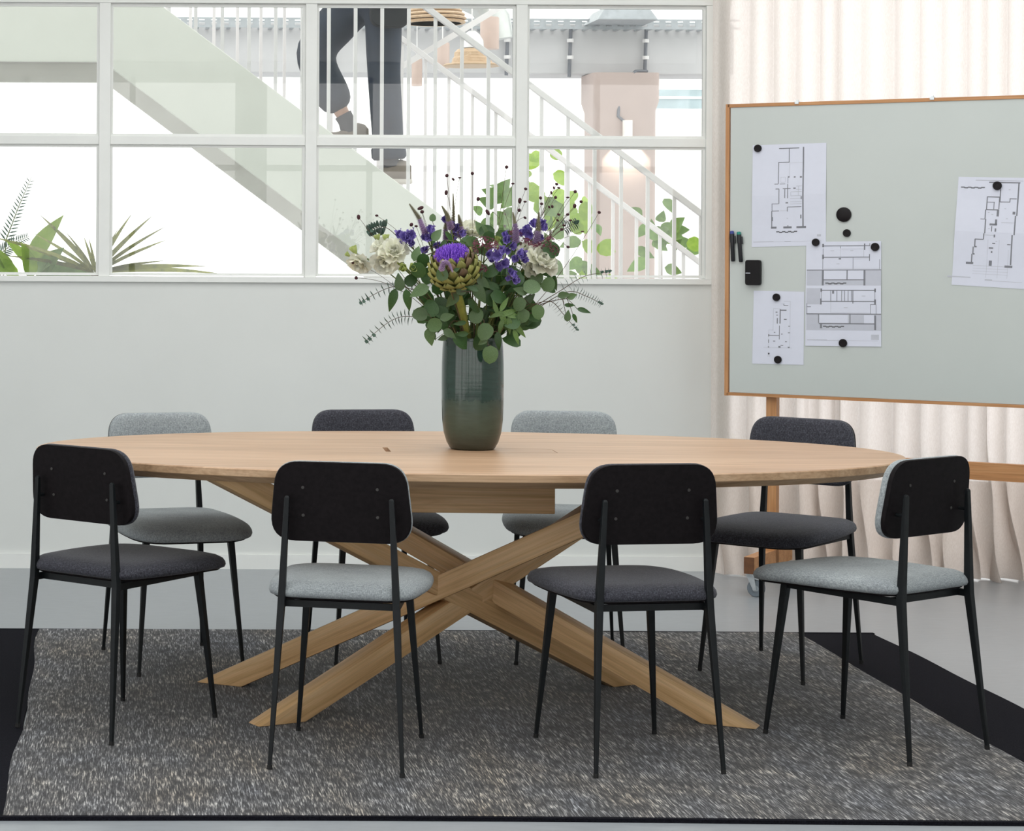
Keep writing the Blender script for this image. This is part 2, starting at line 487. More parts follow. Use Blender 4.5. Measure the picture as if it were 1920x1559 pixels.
# ------------------------------------------------------------------ the room shell
WY = 9.307           # room face of the glazed partition wall
def shell(name, mb, mat): return struct(mb.build(name, mat))
shell('floor', MB().box(-3.5, 6.0, -3.5, 9.9, FLOOR - 0.15, FLOOR), 'floor')
mb = MB()
for a in ((-1.36, 3.76, 3.09, 3.15), (-1.36, 3.76, 8.35, 8.41), (-1.36, -1.30, 3.15, 8.35), (3.70, 3.76, 3.15, 8.35)):
    mb.box(*a, 3.14, 3.2)
shell('trim_2', mb, 'frame_white')      # frame added around the fill lamp; the ceiling has no opening
shell('ceiling', MB().box(-3.6, 6.1, -3.6, 9.42, 3.2, 3.3), 'ceiling')
BACKWIN = [(-3.35, -1.15), (-0.95, 1.25), (1.45, 3.65), (3.85, 5.85)]
LEFTWIN = [(-3.2, -0.5), (-0.2, 2.5), (2.8, 5.5)]
W0, W1 = 0.15, 3.05
def pierced(name, spans, lo, hi, fix, axis):
    w = MB()
    def bx(a, b, z0, z1):
        if axis == 'x': w.box(a, b, fix - 0.12, fix, z0, z1)
        else: w.box(fix - 0.12, fix, a, b, z0, z1)
    bx(lo, hi, FLOOR, W0); bx(lo, hi, W1, 3.2)
    edges = [lo] + [q for sp in spans for q in sp] + [hi]
    for a, b in zip(edges[0::2], edges[1::2]): bx(a, b, W0, W1)
    shell(name, w, 'wall')
pierced('wall_behind', BACKWIN, -3.6, 6.1, -3.5, 'x')
pierced('wall_left', LEFTWIN, -3.5, 9.4, -3.5, 'y')
shell('wall_right', MB().box(6.0, 6.12, -3.5, 9.4, FLOOR, 3.2), 'wall')
w = MB()
w.box(-3.5, 2.60, WY, WY + 0.10, FLOOR, 1.205)
w.box(-3.5, 2.60, WY, WY + 0.10, 2.60, 3.2)
shell('wall_far', w, 'wall')
shell('baseboard_far', MB().box(-3.5, 2.60, WY - 0.012, WY - 0.0005, FLOOR, 0.052), 'frame_white')

# glazed partition: sill, head, mullions, transoms and single panes
win = struct(empty('window_1', (0, WY, 1.2)))
def wpart(name, x0, x1, y0, y1, z0, z1, mat='frame_white', bevel=0.002, parent=win):
    return MB().box(x0, x1, y0, y1, z0 - 1.2, z1 - 1.2).build(name, mat, parent, bevel=bevel)
SILL, TRAN, HEAD = 1.232, 1.806, 2.385
wpart('sill', -3.5, 2.60, -0.016, 0.10, 1.205, SILL - 0.004)
wpart('head', -3.5, 2.60, -0.004, 0.085, HEAD + 0.004, 2.60)
mull = [-3.56, -2.68, -1.805, -0.93, -0.055, 0.820, 1.713, 2.545]
for m_ in mull:
    hw = 0.024 if m_ < 2.5 else 0.05
    wpart('mullion', m_ - hw, m_ + hw, 0.0, 0.075, SILL - 0.004, HEAD + 0.004)
for i in range(len(mull) - 1):
    a = mull[i] + 0.024; b = mull[i + 1] - (0.024 if mull[i + 1] < 2.5 else 0.05)
    wpart('transom', a, b, 0.006, 0.07, TRAN - 0.018, TRAN + 0.018)
    for z0, z1 in ((SILL, TRAN - 0.018), (TRAN + 0.018, HEAD)):
        p = wpart('pane', a + 0.001, b - 0.001, 0.032, 0.038, z0 + 0.001, z1 - 0.001, 'glass', None)
        t = 0.011
        mb = MB()
        for (x0, x1, q0, q1) in ((a, b, z0, z0 + t), (a, b, z1 - t, z1), (a, a + t, z0 + t, z1 - t), (b - t, b, z0 + t, z1 - t)):
            mb.box(x0, x1, 0.018, 0.031, q0 - 1.2, q1 - 1.2)
        mb.build('glazing_bead', 'frame_white', p)
# frames of the tall windows behind the viewer and in the left wall
for n_, (spans, axis) in enumerate(((BACKWIN, 'x'), (LEFTWIN, 'y'))):
    for q, (a, b) in enumerate(spans):
        w = struct(empty('window_%d' % (2 + q + 4 * n_), ((a + b) / 2, -3.56, W0) if axis == 'x' else (-3.56, (a + b) / 2, W0)))
        h = (b - a) / 2; t = 0.03
        bars = [(-h, -h + 2 * t, 0, W1 - W0), (h - 2 * t, h, 0, W1 - W0), (-t, t, 0, W1 - W0), (-h, h, 0, 2 * t), (-h, h, W1 - W0 - 2 * t, W1 - W0), (-h, h, 1.95, 1.95 + 2 * t)]
        for x0, x1, z0, z1 in bars:
            mb = MB()
            if axis == 'x': mb.box(x0, x1, -0.03, 0.03, z0, z1)
            else: mb.box(-0.03, 0.03, x0, x1, z0, z1)
            mb.build('frame_bar', 'frame_white', w)
# ------------------------------------------------------------------ rug
rug = tag(empty('rug', (1.07, 6.52, FLOOR)), 'large heathered grey wool rug with black end bands under the table', 'rug')
def rug_piece(name, x0, x1, y0, y1, mat, wl=0.0, wr=0.0, ny=60, nx=24, top=0.010, seed=1):
    rnd = random.Random(seed)
    ph = [rnd.uniform(0, 6.28) for _ in range(4)]
    def wav(y, a): return a * (math.sin(y * 3.1 + ph[0]) * 0.6 + math.sin(y * 7.3 + ph[1]) * 0.4)
    mb = MB(); vs = []; fs = []
    for j in range(ny + 1):
        y = y0 + (y1 - y0) * j / ny
        l = x0 + wav(y, wl); r = x1 + wav(y + 3, wr)
        for i in range(nx + 1):
            x = l + (r - l) * i / nx
            e = 0.010 * math.sin(x * 2.3 + ph[2]) * (1 if j in (0, ny) else 0)
            yy = y + (e if j == 0 else e * 0.5)
            vs.append((x, yy, top)); vs.append((x, yy, 0.0))
    k = 2 * (nx + 1)
    for j in range(ny):
        for i in range(nx):
            a = j * k + 2 * i
            fs.append((a, a + 2, a + 2 + k, a + k)); fs.append((a + 1, a + k + 1, a + k + 3, a + 3))
        fs.append((j * k, j * k + k, j * k + k + 1, j * k + 1))
        a = j * k + 2 * nx; fs.append((a, a + 1, a + k + 1, a + k))
    for i in range(nx):
        fs.append((2 * i, 2 * i + 1, 2 * i + 3, 2 * i + 2))
        a = ny * k + 2 * i; fs.append((a, a + 2, a + 3, a + 1))
    mb.add(vs, fs)
    return mb.build(name, mat, rug)
rug_piece('woven_field', -1.335, 1.345, -1.258, 1.268, 'rug', 0.012, 0.006, seed=3)
rug_piece('end_band', -1.66, -1.325, -1.262, 1.272, 'rug_band', 0.01, 0.008, nx=6, top=0.0085, seed=3)
rug_piece('end_band', 1.335, 1.625, -1.262, 1.272, 'rug_band', 0.008, 0.012, nx=6, top=0.0085, seed=5)
rug_piece('bound_edge', -1.655, 1.62, -1.272, -1.255, 'rug_band', ny=2, nx=40, top=0.0095, seed=3)
rug_piece('bound_edge', -1.655, 1.62, 1.265, 1.280, 'rug_band', ny=2, nx=40, top=0.0095, seed=8)

# ------------------------------------------------------------------ table
TX, TY, TROT, TZ = 1.051, 6.619, -0.0436, 0.75
table = tag(empty('dining_table', (TX, TY, 0), TROT), 'oval oak table with crossed beam legs standing on the rug', 'table')
A_, B_, NEXP = 1.294, 0.678, 2.06
def oval(s_in=0.0, n=160):
    out = []
    for k in range(n):
        t = 2 * math.pi * k / n
        c, s = math.cos(t), math.sin(t)
        out.append((math.copysign(abs(c) ** (2 / NEXP), c) * (A_ - s_in), math.copysign(abs(s) ** (2 / NEXP), s) * (B_ - s_in)))
    return out
mb = MB()
levels = [(0.10, TZ - 0.042), (0.036, TZ - 0.042), (0.010, TZ - 0.0275), (0.0015, TZ - 0.0235), (0.0, TZ - 0.0215), (0.0, TZ - 0.003), (0.003, TZ)]
n = 160; vs = []; fs = []
for ins, z in levels: vs += [(x, y, z) for x, y in oval(ins)]
for i in range(len(levels) - 1):
    for k in range(n): fs.append((i * n + k, i * n + (k + 1) % n, (i + 1) * n + (k + 1) % n, (i + 1) * n + k))
fs.append(tuple(range(n - 1, -1, -1))); fs.append(tuple((len(levels) - 1) * n + k for k in range(n)))
mb.add(vs, fs)
# the bevel below the edge
top = mb.build('tabletop', 'oak', table)
top.data.materials.append(M['oak_edge'])
for p in top.data.polygons:
    if p.normal.z < 0.5: p.material_index = 1
# cable flap: hand slot and saw kerf cut into the top
cut = MB()
def tl(x, y):   # world to table frame
    d = Vector((x - TX, y - TY, 0)); d.rotate(Euler((0, 0, -TROT))); return d.x, d.y
sx, sy = tl(0.8185, 6.642)
fx1, _ = tl(1.32, 6.60)
cut.box(sx - 0.008, sx + 0.008, sy - 0.066, sy + 0.066, TZ - 0.03, TZ + 0.01)
cut.box(sx, fx1 - 0.03, sy + 0.0655, sy + 0.0675, TZ - 0.006, TZ + 0.01)
cut.box(sx, fx1, sy - 0.0675, sy - 0.0655, TZ - 0.006, TZ + 0.01)
cut.box(fx1 - 0.001, fx1 + 0.001, sy - 0.066, sy + 0.036, TZ - 0.006, TZ + 0.01)
cut.bar((fx1 - 0.031, sy + 0.0665, TZ), (fx1, sy + 0.035, TZ), 0.002, 0.012)
cutter = cut.build('cutter', None, table)
bo = top.modifiers.new('slot', 'BOOLEAN'); bo.object = cutter; bo.operation = 'DIFFERENCE'; bo.solver = 'EXACT'; bo.use_self = True; bpy.context.view_layer.update()
dg = bpy.context.evaluated_depsgraph_get()
newme = bpy.data.meshes.new_from_object(top.evaluated_get(dg))
top.modifiers.clear(); top.data = newme
bpy.data.objects.remove(cutter, do_unlink=True)
# cable box under the middle
MB().box(-0.245, 0.245, -0.17, 0.17, 0.582, TZ - 0.042).build('cable_box', 'oak_leg', table, bevel=0.003)
def beam(foot, head):
    """square beam with level ends, from a foot on the rug to the underside"""
    f, h = Vector(foot), Vector(head)
    d = Vector((h.x - f.x, h.y - f.y, 0)); ln = d.length; d /= ln
    s = Vector((-d.y, d.x, 0)) * 0.036
    run = 0.080   # half length of the level cut along the plan direction
    z0, z1 = 0.0, TZ - 0.042
    pts = []
    for z, c in ((z0, f), (z1, h)):
        c = Vector((c.x, c.y, z))
        pts += [c - d * run - s, c + d * run - s, c + d * run + s, c - d * run + s]
    mb = MB(); mb.hexa(pts)
    o = mb.build('leg', 'oak_leg', table, bevel=0.009)
    return o
def T(x, y):
    a = tl(x, y); return (a[0], a[1], 0)
for f, h in (((0.462, 6.285), (1.80, 6.96)), ((1.600, 6.870), (0.325, 6.20)), ((0.335, 6.845), (1.60, 6.20)), ((1.765, 6.285), (0.45, 6.99))):
    # each beam gets its own grain along its length: built along x in its own frame
    a, b = Vector(T(*f)), Vector(T(*h))
    ang = math.atan2(b.y - a.y, b.x - a.x)
    ln = (b - a).length
    mb = MB(); s = 0.036; run = 0.078
    z1 = TZ - 0.041
    pitch = math.atan2(z1, ln)
    # local frame: x' along the beam, so grain follows it
    R = Matrix.Rotation(ang, 4, 'Z') @ Matrix.Rotation(-pitch, 4, 'Y')
    Ri = R.inverted()
    pts = []
    for z, x in ((0.0, 0.0), (z1, ln)):
        for px, py in ((x - run, -s), (x + run, -s), (x + run, s), (x - run, s)):
            wpt = Matrix.Rotation(ang, 4, 'Z') @ Vector((px, py, z))
            pts.append(Ri @ wpt)
    mb.hexa(pts)
    o = mb.build('leg', 'oak_leg', table, bevel=0.008, smooth=40)
    o.matrix_local = Matrix.Translation(a) @ R

# ------------------------------------------------------------------ chairs
def make_chair(fab):
    root = empty('dining_chair')
    # upholstered seat
    out = rounded([(-0.185, 0.035), (0.185, 0.035), (0.224, 0.30), (0.195, 0.54), (-0.195, 0.54), (-0.224, 0.30)], [0.075, 0.075, 0.14, 0.105, 0.105, 0.14], 7)
    def sf(a, b, h):
        yy = (b - 0.29) / 0.25
        return (a, b, h - 0.010 * max(0, yy) ** 3 - 0.004 * yy)
    lv = [(0.60, 0.440), (0.955, 0.440), (0.988, 0.4435), (1.0, 0.451), (0.992, 0.460), (0.965, 0.469), (0.90, 0.4765), (0.78, 0.481), (0.55, 0.4825), (0.25, 0.4825)]
    MB().rings(out, lv, sf).build('seat', fab, root, smooth=50)
    MB().rings(out, [(0.5, 0.434), (0.925, 0.434), (0.94, 0.437), (0.94, 0.441)], sf).build('seat_board', 'shell', root)
    # backrest: black shell behind, pad in front
    bo = rounded([(-0.192, 0.588), (0.192, 0.588), (0.170, 0.801), (-0.170, 0.801)], [0.072, 0.072, 0.062, 0.062], 8)
    def bf(a, b, h):
        return (a, 0.078 - 0.13 * (b - 0.588) + 0.22 * a * a + h, b)
    MB().rings(bo, [(0.3, -0.006), (0.90, -0.006), (0.985, -0.006), (0.995, -0.003), (0.995, 0.006), (0.6, 0.006)], bf).build('back_shell', 'shell', root, smooth=40)
    MB().rings(bo, [(0.5, 0.006), (0.985, 0.006), (1.004, 0.010), (1.004, 0.018), (0.985, 0.026), (0.93, 0.031), (0.75, 0.034), (0.4, 0.035)], bf).build('back_pad', fab, root, smooth=50)
    for sx in (-1, 1):
        for z in (0.658, 0.732):
            x = sx * 0.098
            y = bf(x, z, -0.006)[1]
            MB().tube([(x, y + 0.002, z), (x, y - 0.0012, z), (x, y - 0.0016, z)], [0.0042, 0.0042, 0.003], 10).build('screw', 'screw', root)
    def leg(name, pts, ws):
        mb = MB()
        sec = []
        for (x, y, z), (wx, wy) in zip(pts, ws):
            sec.append([(x - wx / 2, y - wy / 2, z), (x + wx / 2, y - wy / 2, z), (x + wx / 2, y + wy / 2, z), (x - wx / 2, y + wy / 2, z)])
        vs = [p for s in sec for p in s]; fs = []
        for i in range(len(sec) - 1):
            for k in range(4): fs.append((i * 4 + k, i * 4 + (k + 1) % 4, i * 4 + 4 + (k + 1) % 4, i * 4 + 4 + k))
        fs.append((3, 2, 1, 0)); e = (len(sec) - 1) * 4; fs.append((e, e + 1, e + 2, e + 3))
        mb.add(vs, fs)
        o = mb.build(name, 'black_metal', root, bevel=0.0018)
        x, y, z = pts[0]; x2, y2, z2 = pts[1]
        t = 0.010 / (z2 - z)
        MB().tube([(x, y, 0), (x + (x2 - x) * t, y + (y2 - y) * t, 0.011)], [0.0072, 0.0072], 8).build('glide', 'glide', o)
        return o
    for s in (-1, 1):
        leg('rear_leg', [(s * 0.173, 0.0, 0.004), (s * 0.151, 0.044, 0.425), (s * 0.1395, 0.041, 0.66), (s * 0.137, 0.040, 0.706), (s * 0.137, 0.041, 0.711)],
            [(0.010, 0.010), (0.019, 0.021), (0.0145, 0.013), (0.0135, 0.010), (0.008, 0.007)])
        leg('front_leg', [(s * 0.173, 0.467, 0.004), (s * 0.140, 0.425, 0.425), (s * 0.139, 0.424, 0.434)], [(0.010, 0.010), (0.021, 0.021), (0.021, 0.021)])
        y = bf(0.139, 0.655, -0.006)[1]
        MB().tube([(s * 0.140, 0.040, 0.655), (s * 0.140, y + 0.002, 0.655)], 0.005, 8).build('bracket', 'black_metal', root)
    fr = MB()
    for s in (-1, 1):
        fr.bar((s * 0.151, 0.040, 0.4235), (s * 0.140, 0.425, 0.4235), 0.010, 0.019)
    fr.bar((-0.140, 0.425, 0.4235), (0.140, 0.425, 0.4235), 0.010, 0.019)
    fr.bar((-0.147, 0.075, 0.4245), (0.147, 0.075, 0.4245), 0.010, 0.018)
    fr.build('seat_frame', 'black_metal', root)
    return root
chairs = [  # x, y, turn, fabric, label
    (-0.142, 6.100, -0.695, 'dark', 'charcoal-seated chair at near left, its black back to us, half on the black band'),
    (0.572, 5.685, -0.243, 'light', 'pale grey-seated chair seen from behind, in front of the crossed table legs at left'),
    (1.410, 5.674, 0.143, 'dark', 'charcoal-seated chair seen from behind, right of the crossed table legs'),
    (2.240, 5.892, 0.611, 'light', 'pale grey-seated chair turned at the near right end of the table'),
    (0.128, 7.435, 3.391, 'light', 'pale grey upholstered chair facing us behind the left end of the table'),
    (0.840, 7.620, 3.248, 'dark', 'charcoal upholstered chair behind the table, left of the vase'),
    (1.544, 7.600, 3.002, 'light', 'grey upholstered chair behind the table, right of the vase'),
    (2.320, 7.325, 2.437, 'dark', 'charcoal upholstered chair behind the right end of the table, below the whiteboard'),
]
proto = {}
for x, y, t, k, lab in chairs:
    if k not in proto:
        c = proto[k] = make_chair(k + '_fabric')
    else:
        c = copy_tree(proto[k])
    c.location = (x, y, 0); c.rotation_euler = (0, 0, t)
    tag(c, lab, 'chair', 'upholstered chairs around the oval table')

# ------------------------------------------------------------------ vase
VX, VY = 1.083, 6.675
vase = tag(empty('flower_vase', (VX, VY, TZ)), 'tall green-grey glazed ceramic vase holding the bouquet', 'vase')
prof = [(0.0, 0.0), (0.060, 0.0), (0.068, 0.004), (0.078, 0.022), (0.0865, 0.050), (0.0915, 0.09), (0.0932, 0.15), (0.0938, 0.20), (0.0932, 0.26), (0.0915, 0.305), (0.0895, 0.330), (0.0885, 0.338), (0.0865, 0.3395), (0.0845, 0.336), (0.0845, 0.30), (0.088, 0.2), (0.086, 0.09), (0.06, 0.012), (0.0, 0.012)]
MB().lathe(prof, 72).build('vase_body', 'vase', vase, smooth=60)
# ------------------------------------------------------------------ mobile whiteboard
BD = Vector((0.832, -0.555, 0)).normalized()       # along the board, left to right
BN = Vector((BD.y, -BD.x, 0))                      # out of its writing face, towards the viewer
BO = Vector((2.479, 8.92, 0))
BROT = math.atan2(BD.y, BD.x)
# in the board's own frame: x along it, y behind it, z up
wb = tag(empty('mobile_whiteboard', (BO.x, BO.y, FLOOR), BROT), 'pale green-grey whiteboard in a thin wooden frame on castors', 'whiteboard')
ZB, ZT, BW = 0.764 - FLOOR, 1.944 - FLOOR, 2.0
MB().box(0.012, BW - 0.012, 0.0, 0.014, ZB + 0.012, ZT - 0.012).build('writing_panel', 'board', wb)
MB().box(0.0, BW, -0.004, 0.022, ZB - 0.001, ZB + 0.011).build('frame_rail', 'teak', wb, bevel=0.001)
MB().box(0.0, BW, -0.004, 0.022, ZT - 0.012, ZT + 0.002).build('frame_rail', 'teak', wb, bevel=0.001)
MB().box(-0.008, 0.008, -0.004, 0.022, ZB - 0.002, ZT + 0.002).build('frame_stile', 'teak_v', wb, bevel=0.001)
MB().box(BW - 0.008, BW + 0.008, -0.004, 0.022, ZB - 0.002, ZT + 0.002).build('frame_stile', 'teak_v', wb, bevel=0.001)
PY0, PY1 = 0.024, 0.066
for px in (0.175, BW - 0.175):
    MB().box(px - 0.021, px + 0.021, PY0, PY1, 0.10, ZT - 0.1).build('post', 'teak_v', wb, bevel=0.0015)
    ft = MB().box(px - 0.021, px + 0.021, -0.25, 0.25, 0.092, 0.158).build('foot_beam', 'teak', wb, bevel=0.0015)
    ft.data.materials.append(M['end_grain'])
    for p_ in ft.data.polygons:
        if abs(p_.normal.y) > 0.9: p_.material_index = 1
    for y in (-0.215, 0.215):
        cs = empty('castor'); cs.parent = wb; cs.location = (px, y, 0)
        MB().tube([(0, 0, 0.092), (0, 0, 0.084)], 0.022, 16).build('mount', 'zinc', cs)
        mb = MB()
        dx = 0.018 if px < 1 else -0.01
        for s in (-1, 1):
            mb.hexa([(dx - 0.007, s * 0.016 - 0.0015, 0.026), (dx + 0.007, s * 0.016 - 0.0015, 0.026), (dx + 0.007, s * 0.016 + 0.0015, 0.026), (dx - 0.007, s * 0.016 + 0.0015, 0.026),
                     (-0.016, s * 0.016 - 0.0015, 0.082), (0.014, s * 0.016 - 0.0015, 0.082), (0.014, s * 0.016 + 0.0015, 0.082), (-0.016, s * 0.016 + 0.0015, 0.082)])
        mb.box(-0.018, 0.026, -0.0175, 0.0175, 0.078, 0.084)
        mb.tube([(dx, -0.021, 0.033), (dx, 0.021, 0.033)], 0.005, 10)
        mb.build('fork', 'zinc', cs)
        MB().tube([(dx, -0.011, 0.034), (dx, -0.0085, 0.034), (dx, 0.0085, 0.034), (dx, 0.011, 0.034)], [0.031, 0.034, 0.034, 0.031], 28).build('wheel', 'caster_grey', cs, smooth=35)
        MB().tube([(dx, -0.0125, 0.033), (dx, 0.0125, 0.033)], 0.013, 20).build('wheel_core', 'caster_core', cs)
        mb = MB(); mb.hexa([(0.0, -0.014, 0.074), (0.052, -0.014, 0.062), (0.052, 0.014, 0.062), (0.0, 0.014, 0.074), (0.0, -0.014, 0.080), (0.052, -0.014, 0.066), (0.052, 0.014, 0.066), (0.0, 0.014, 0.080)])
        mb.build('brake_pedal', 'zinc', cs)
MB().box(0.154, BW - 0.154, PY0 + 0.008, PY1 - 0.008, 0.478 - FLOOR, 0.545 - FLOOR).build('cross_rail', 'teak', wb, bevel=0.0015)
for s in (0.28, 0.80):
    MB().box(s - 0.008, s + 0.008, -0.007, 0.02, ZT - 0.006, ZT + 0.005).box(s - 0.004, s + 0.004, 0.0, 0.012, ZT + 0.005, ZT + 0.011).build('clip', 'zinc', wb, bevel=0.0008)

def on_board(name, s, z, off=0.0):
    p = BO + BD * s + BN * off
    return empty(name, (p.x, p.y, z), BROT)
# sheets: corner points in the board plane (tl, tr, br, bl), printed lines given in a 0..1 sheet frame
def sheet(label, tl_, tr_, br_, bl_, lines, fields=(), fold=0.5, lift=0.004, light=(), darks=(), off=0.0015):
    cxm = (tl_[0] + tr_[0] + br_[0] + bl_[0]) / 4; czm = bl_[1]
    root = tag(on_board('paper_sheet', cxm, czm), label, 'paper', 'drawings pinned to the whiteboard')
    def P(u, v, h):       # u right, v down
        s = (tl_[0] * (1 - u) + tr_[0] * u) * (1 - v) + (bl_[0] * (1 - u) + br_[0] * u) * v
        z = (tl_[1] * (1 - u) + tr_[1] * u) * (1 - v) + (bl_[1] * (1 - u) + br_[1] * u) * v
        f = 0
        if fold: f = lift * max(0, 1 - abs(v - fold) / 0.30)
        return (s - cxm, -(off + f + h), z - czm)
    nu, nv = 4, 24
    mb = MB(); vs = []; fs = []
    for j in range(nv + 1):
        for i in range(nu + 1): vs.append(P(i / nu, j / nv, 0.0)); vs.append(P(i / nu, j / nv, -0.0004))
    k = 2 * (nu + 1)
    for j in range(nv):
        for i in range(nu):
            a = j * k + 2 * i
            fs.append((a, a + k, a + k + 2, a + 2)); fs.append((a + 1, a + 3, a + k + 3, a + k + 1))
    mb.add(vs, fs)
    mb.build('paper', 'paper', root, recalc=False)
    def pr(lst, name, mat, h):
        if not lst: return
        mb = MB()
        for (x0, y0, x1, y1) in lst:
            m_ = max(1, int(abs(y1 - y0) * 24))
            for q in range(m_):
                ya = y0 + (y1 - y0) * q / m_; yb = y0 + (y1 - y0) * (q + 1) / m_
                mb.add([P(x0, ya, h), P(x0, yb, h), P(x1, yb, h), P(x1, ya, h)], [(0, 1, 2, 3)])
        mb.build(name, mat, root, recalc=False)['kind'] = 'stuff'
    pr(fields, 'printed_field', 'ink_field', 0.0002)
    pr(light, 'printed_detail', 'ink_light', 0.00035)
    pr(lines, 'printed_plan', 'ink', 0.0005)
    pr(darks, 'printed_scale_bar', 'ink_dark', 0.0006)
    return root
def norm(x0, y0, x1, y1):
    w, h = x1 - x0, y1 - y0
    def H(xa, xb, y, t=4): return ((xa - x0) / w, (y - t / 2 - y0) / h, (xb - x0) / w, (y + t / 2 - y0) / h)
    def V(x, ya, yb, t=4): return ((x - t / 2 - x0) / w, (ya - y0) / h, (x + t / 2 - x0) / w, (yb - y0) / h)
    return H, V
H1, V1 = norm(40, 70, 530, 752)
L1 = [H1(218, 352, 98, 6), V1(286, 98, 192, 5), H1(214, 288, 191, 5), V1(216, 191, 334, 5), H1(190, 216, 335, 4), V1(380, 92, 620, 9), H1(198, 222, 368, 6), V1(221, 368, 466, 5), H1(173, 221, 467, 4), V1(175, 467, 515, 4),
      H1(175, 222, 515, 4), V1(173, 515, 628, 6), V1(177, 555, 582, 7), H1(168, 205, 626, 13), H1(250, 305, 626, 13), H1(337, 400, 626, 13), V1(280, 285, 332, 3), H1(246, 298, 367, 5), V1(260, 370, 430, 5), V1(279, 337, 432, 5), H1(279, 290, 290, 8), H1(318, 330, 291, 8), H1(358, 372, 292, 10),
      H1(316, 332, 366, 8), H1(277, 370, 490, 4), V1(277, 490, 520, 5), H1(276, 284, 616, 5), V1(366, 543, 568, 8), V1(369, 420, 440, 7), H1(265, 282, 462, 8), H1(225, 262, 335, 3)]
G1 = [H1(286, 376, 197, 2), V1(290, 200, 290, 2), H1(230, 262, 290, 2), H1(232, 260, 325, 2), V1(232, 290, 325, 2), V1(262, 290, 325, 2), H1(300, 372, 390, 3), H1(300, 372, 416, 3), V1(300, 390, 416, 3), H1(296, 372, 434, 3), H1(296, 372, 456, 3), H1(296, 372, 470, 3), V1(350, 352, 416, 3), H1(334, 372, 352, 3), H1(334, 372, 375, 3), H1(50, 185, 719, 5), H1(258, 300, 720, 5), H1(185, 500, 720, 1.5), H1(228, 276, 514, 2), H1(272, 282, 565, 4), H1(472, 498, 684, 14)]
def scalebar(H_, x0, x1, y):
    n_ = 7; out = []
    for i in range(n_): out.append(H_(x0 + (x1 - x0) * i / n_, x0 + (x1 - x0) * (i + 1.1) / n_, y + (2.5 if i % 2 else -2), 7))
    return out
sheet('large folded floor plan held by the topmost small magnet on the whiteboard', (0.103, 1.777), (0.397, 1.781), (0.397, 1.374), (0.101, 1.366), L1, light=G1, darks=scalebar(H1, 203, 340, 656))
H2, V2 = norm(398, 715, 890, 1412)
L2 = [H2(508, 818, 744, 5), V2(511, 730, 752, 12), V2(783, 730, 772, 8), V2(817, 728, 746, 4), H2(508, 815, 820, 5), V2(511, 802, 832, 12), V2(815, 800, 846, 5), V2(511, 760, 802, 3), V2(510, 832, 900, 3), H2(404, 890, 905, 6), V2(511, 905, 1008, 12), V2(783, 905, 1008, 12), H2(511, 783, 970, 6), V2(670, 905, 970, 7), V2(708, 822, 900, 3), V2(880, 835, 900, 3), V2(626, 748, 760, 4), H2(614, 630, 830, 9),
      H2(498, 856, 1040, 6), V2(502, 1028, 1050, 10), V2(852, 1028, 1052, 10), V2(503, 1050, 1095, 3), V2(851, 1052, 1100, 3), H2(498, 856, 1114, 6), V2(500, 1095, 1135, 10), V2(852, 1100, 1132, 12), V2(709, 1042, 1128, 5), V2(580, 1042, 1062, 12), H2(404, 890, 1198, 7), V2(407, 1128, 1198, 4), V2(485, 1200, 1258, 6), H2(485, 850, 1262, 7), V2(690, 1200, 1262, 7), V2(852, 1205, 1304, 12), V2(501, 1265, 1294, 14), H2(408, 434, 1150, 4), V2(858, 1134, 1198, 3), V2(822, 1134, 1198, 3), H2(822, 858, 1134, 3)]
L2 += [V2(x, 1042, 1112, 4) for x in (565, 605, 636, 655, 678, 700)]
G2 = [H2(515, 705, 895, 2), H2(712, 880, 895, 2), H2(712, 810, 832, 2), V2(626, 760, 818, 2), H2(630, 780, 765, 2), V2(778, 750, 818, 2), V2(565, 1118, 1196, 2), H2(570, 820, 1190, 2), H2(410, 540, 1372, 6), H2(540, 870, 1374, 2), H2(560, 585, 776, 4), H2(690, 710, 776, 4), H2(600, 620, 864, 4), H2(650, 675, 1156, 5), H2(766, 790, 1078, 5), H2(826, 876, 1350, 34)]
F2 = [H2(404, 505, 958, 100), H2(789, 890, 958, 100), H2(404, 497, 1080, 108), H2(404, 482, 1255, 104), H2(482, 846, 1286, 42), H2(858, 890, 1255, 104), H2(517, 777, 990, 34), H2(676, 780, 1232, 54)]
sheet('sheet with two cross-sections of a house, held by three magnets', (0.320, 1.388), (0.611, 1.392), (0.613, 0.979), (0.318, 0.974), L2, F2, fold=0.53, lift=0.003, light=G2, darks=scalebar(H2, 528, 664, 994) + scalebar(H2, 514, 650, 1282), off=0.0032)
H3, V3 = norm(45, 1045, 385, 1535)
L3 = [V3(226, 1165, 1262, 7), H3(226, 268, 1172, 7), H3(250, 280, 1140, 4), V3(250, 1128, 1140, 4), V3(223, 1275, 1368, 4), H3(152, 224, 1342, 5), V3(152, 1335, 1350, 6), H3(186, 196, 1322, 5), H3(196, 208, 1186, 6), H3(200, 212, 1206, 5), V3(208, 1225, 1262, 7), H3(252, 270, 1233, 6), H3(282, 294, 1278, 5), H3(280, 294, 1322, 5), H3(236, 244, 1332, 7), H3(182, 196, 1380, 6), H3(262, 274, 1382, 6), V3(152, 1370, 1392, 5), H3(148, 156, 1420, 8), H3(218, 232, 1418, 12), H3(280, 292, 1420, 8), H3(232, 250, 1408, 4)]
G3 = [H3(180, 226, 1162, 2), V3(181, 1162, 1310, 2), H3(152, 182, 1306, 2), V3(152, 1306, 1424, 2), V3(293, 1110, 1424, 2), H3(250, 292, 1112, 2), H3(232, 250, 1130, 2), H3(120, 308, 1424, 2), H3(146, 166, 1480, 4)]
D3 = [H3(149, 160, 1465, 11)]
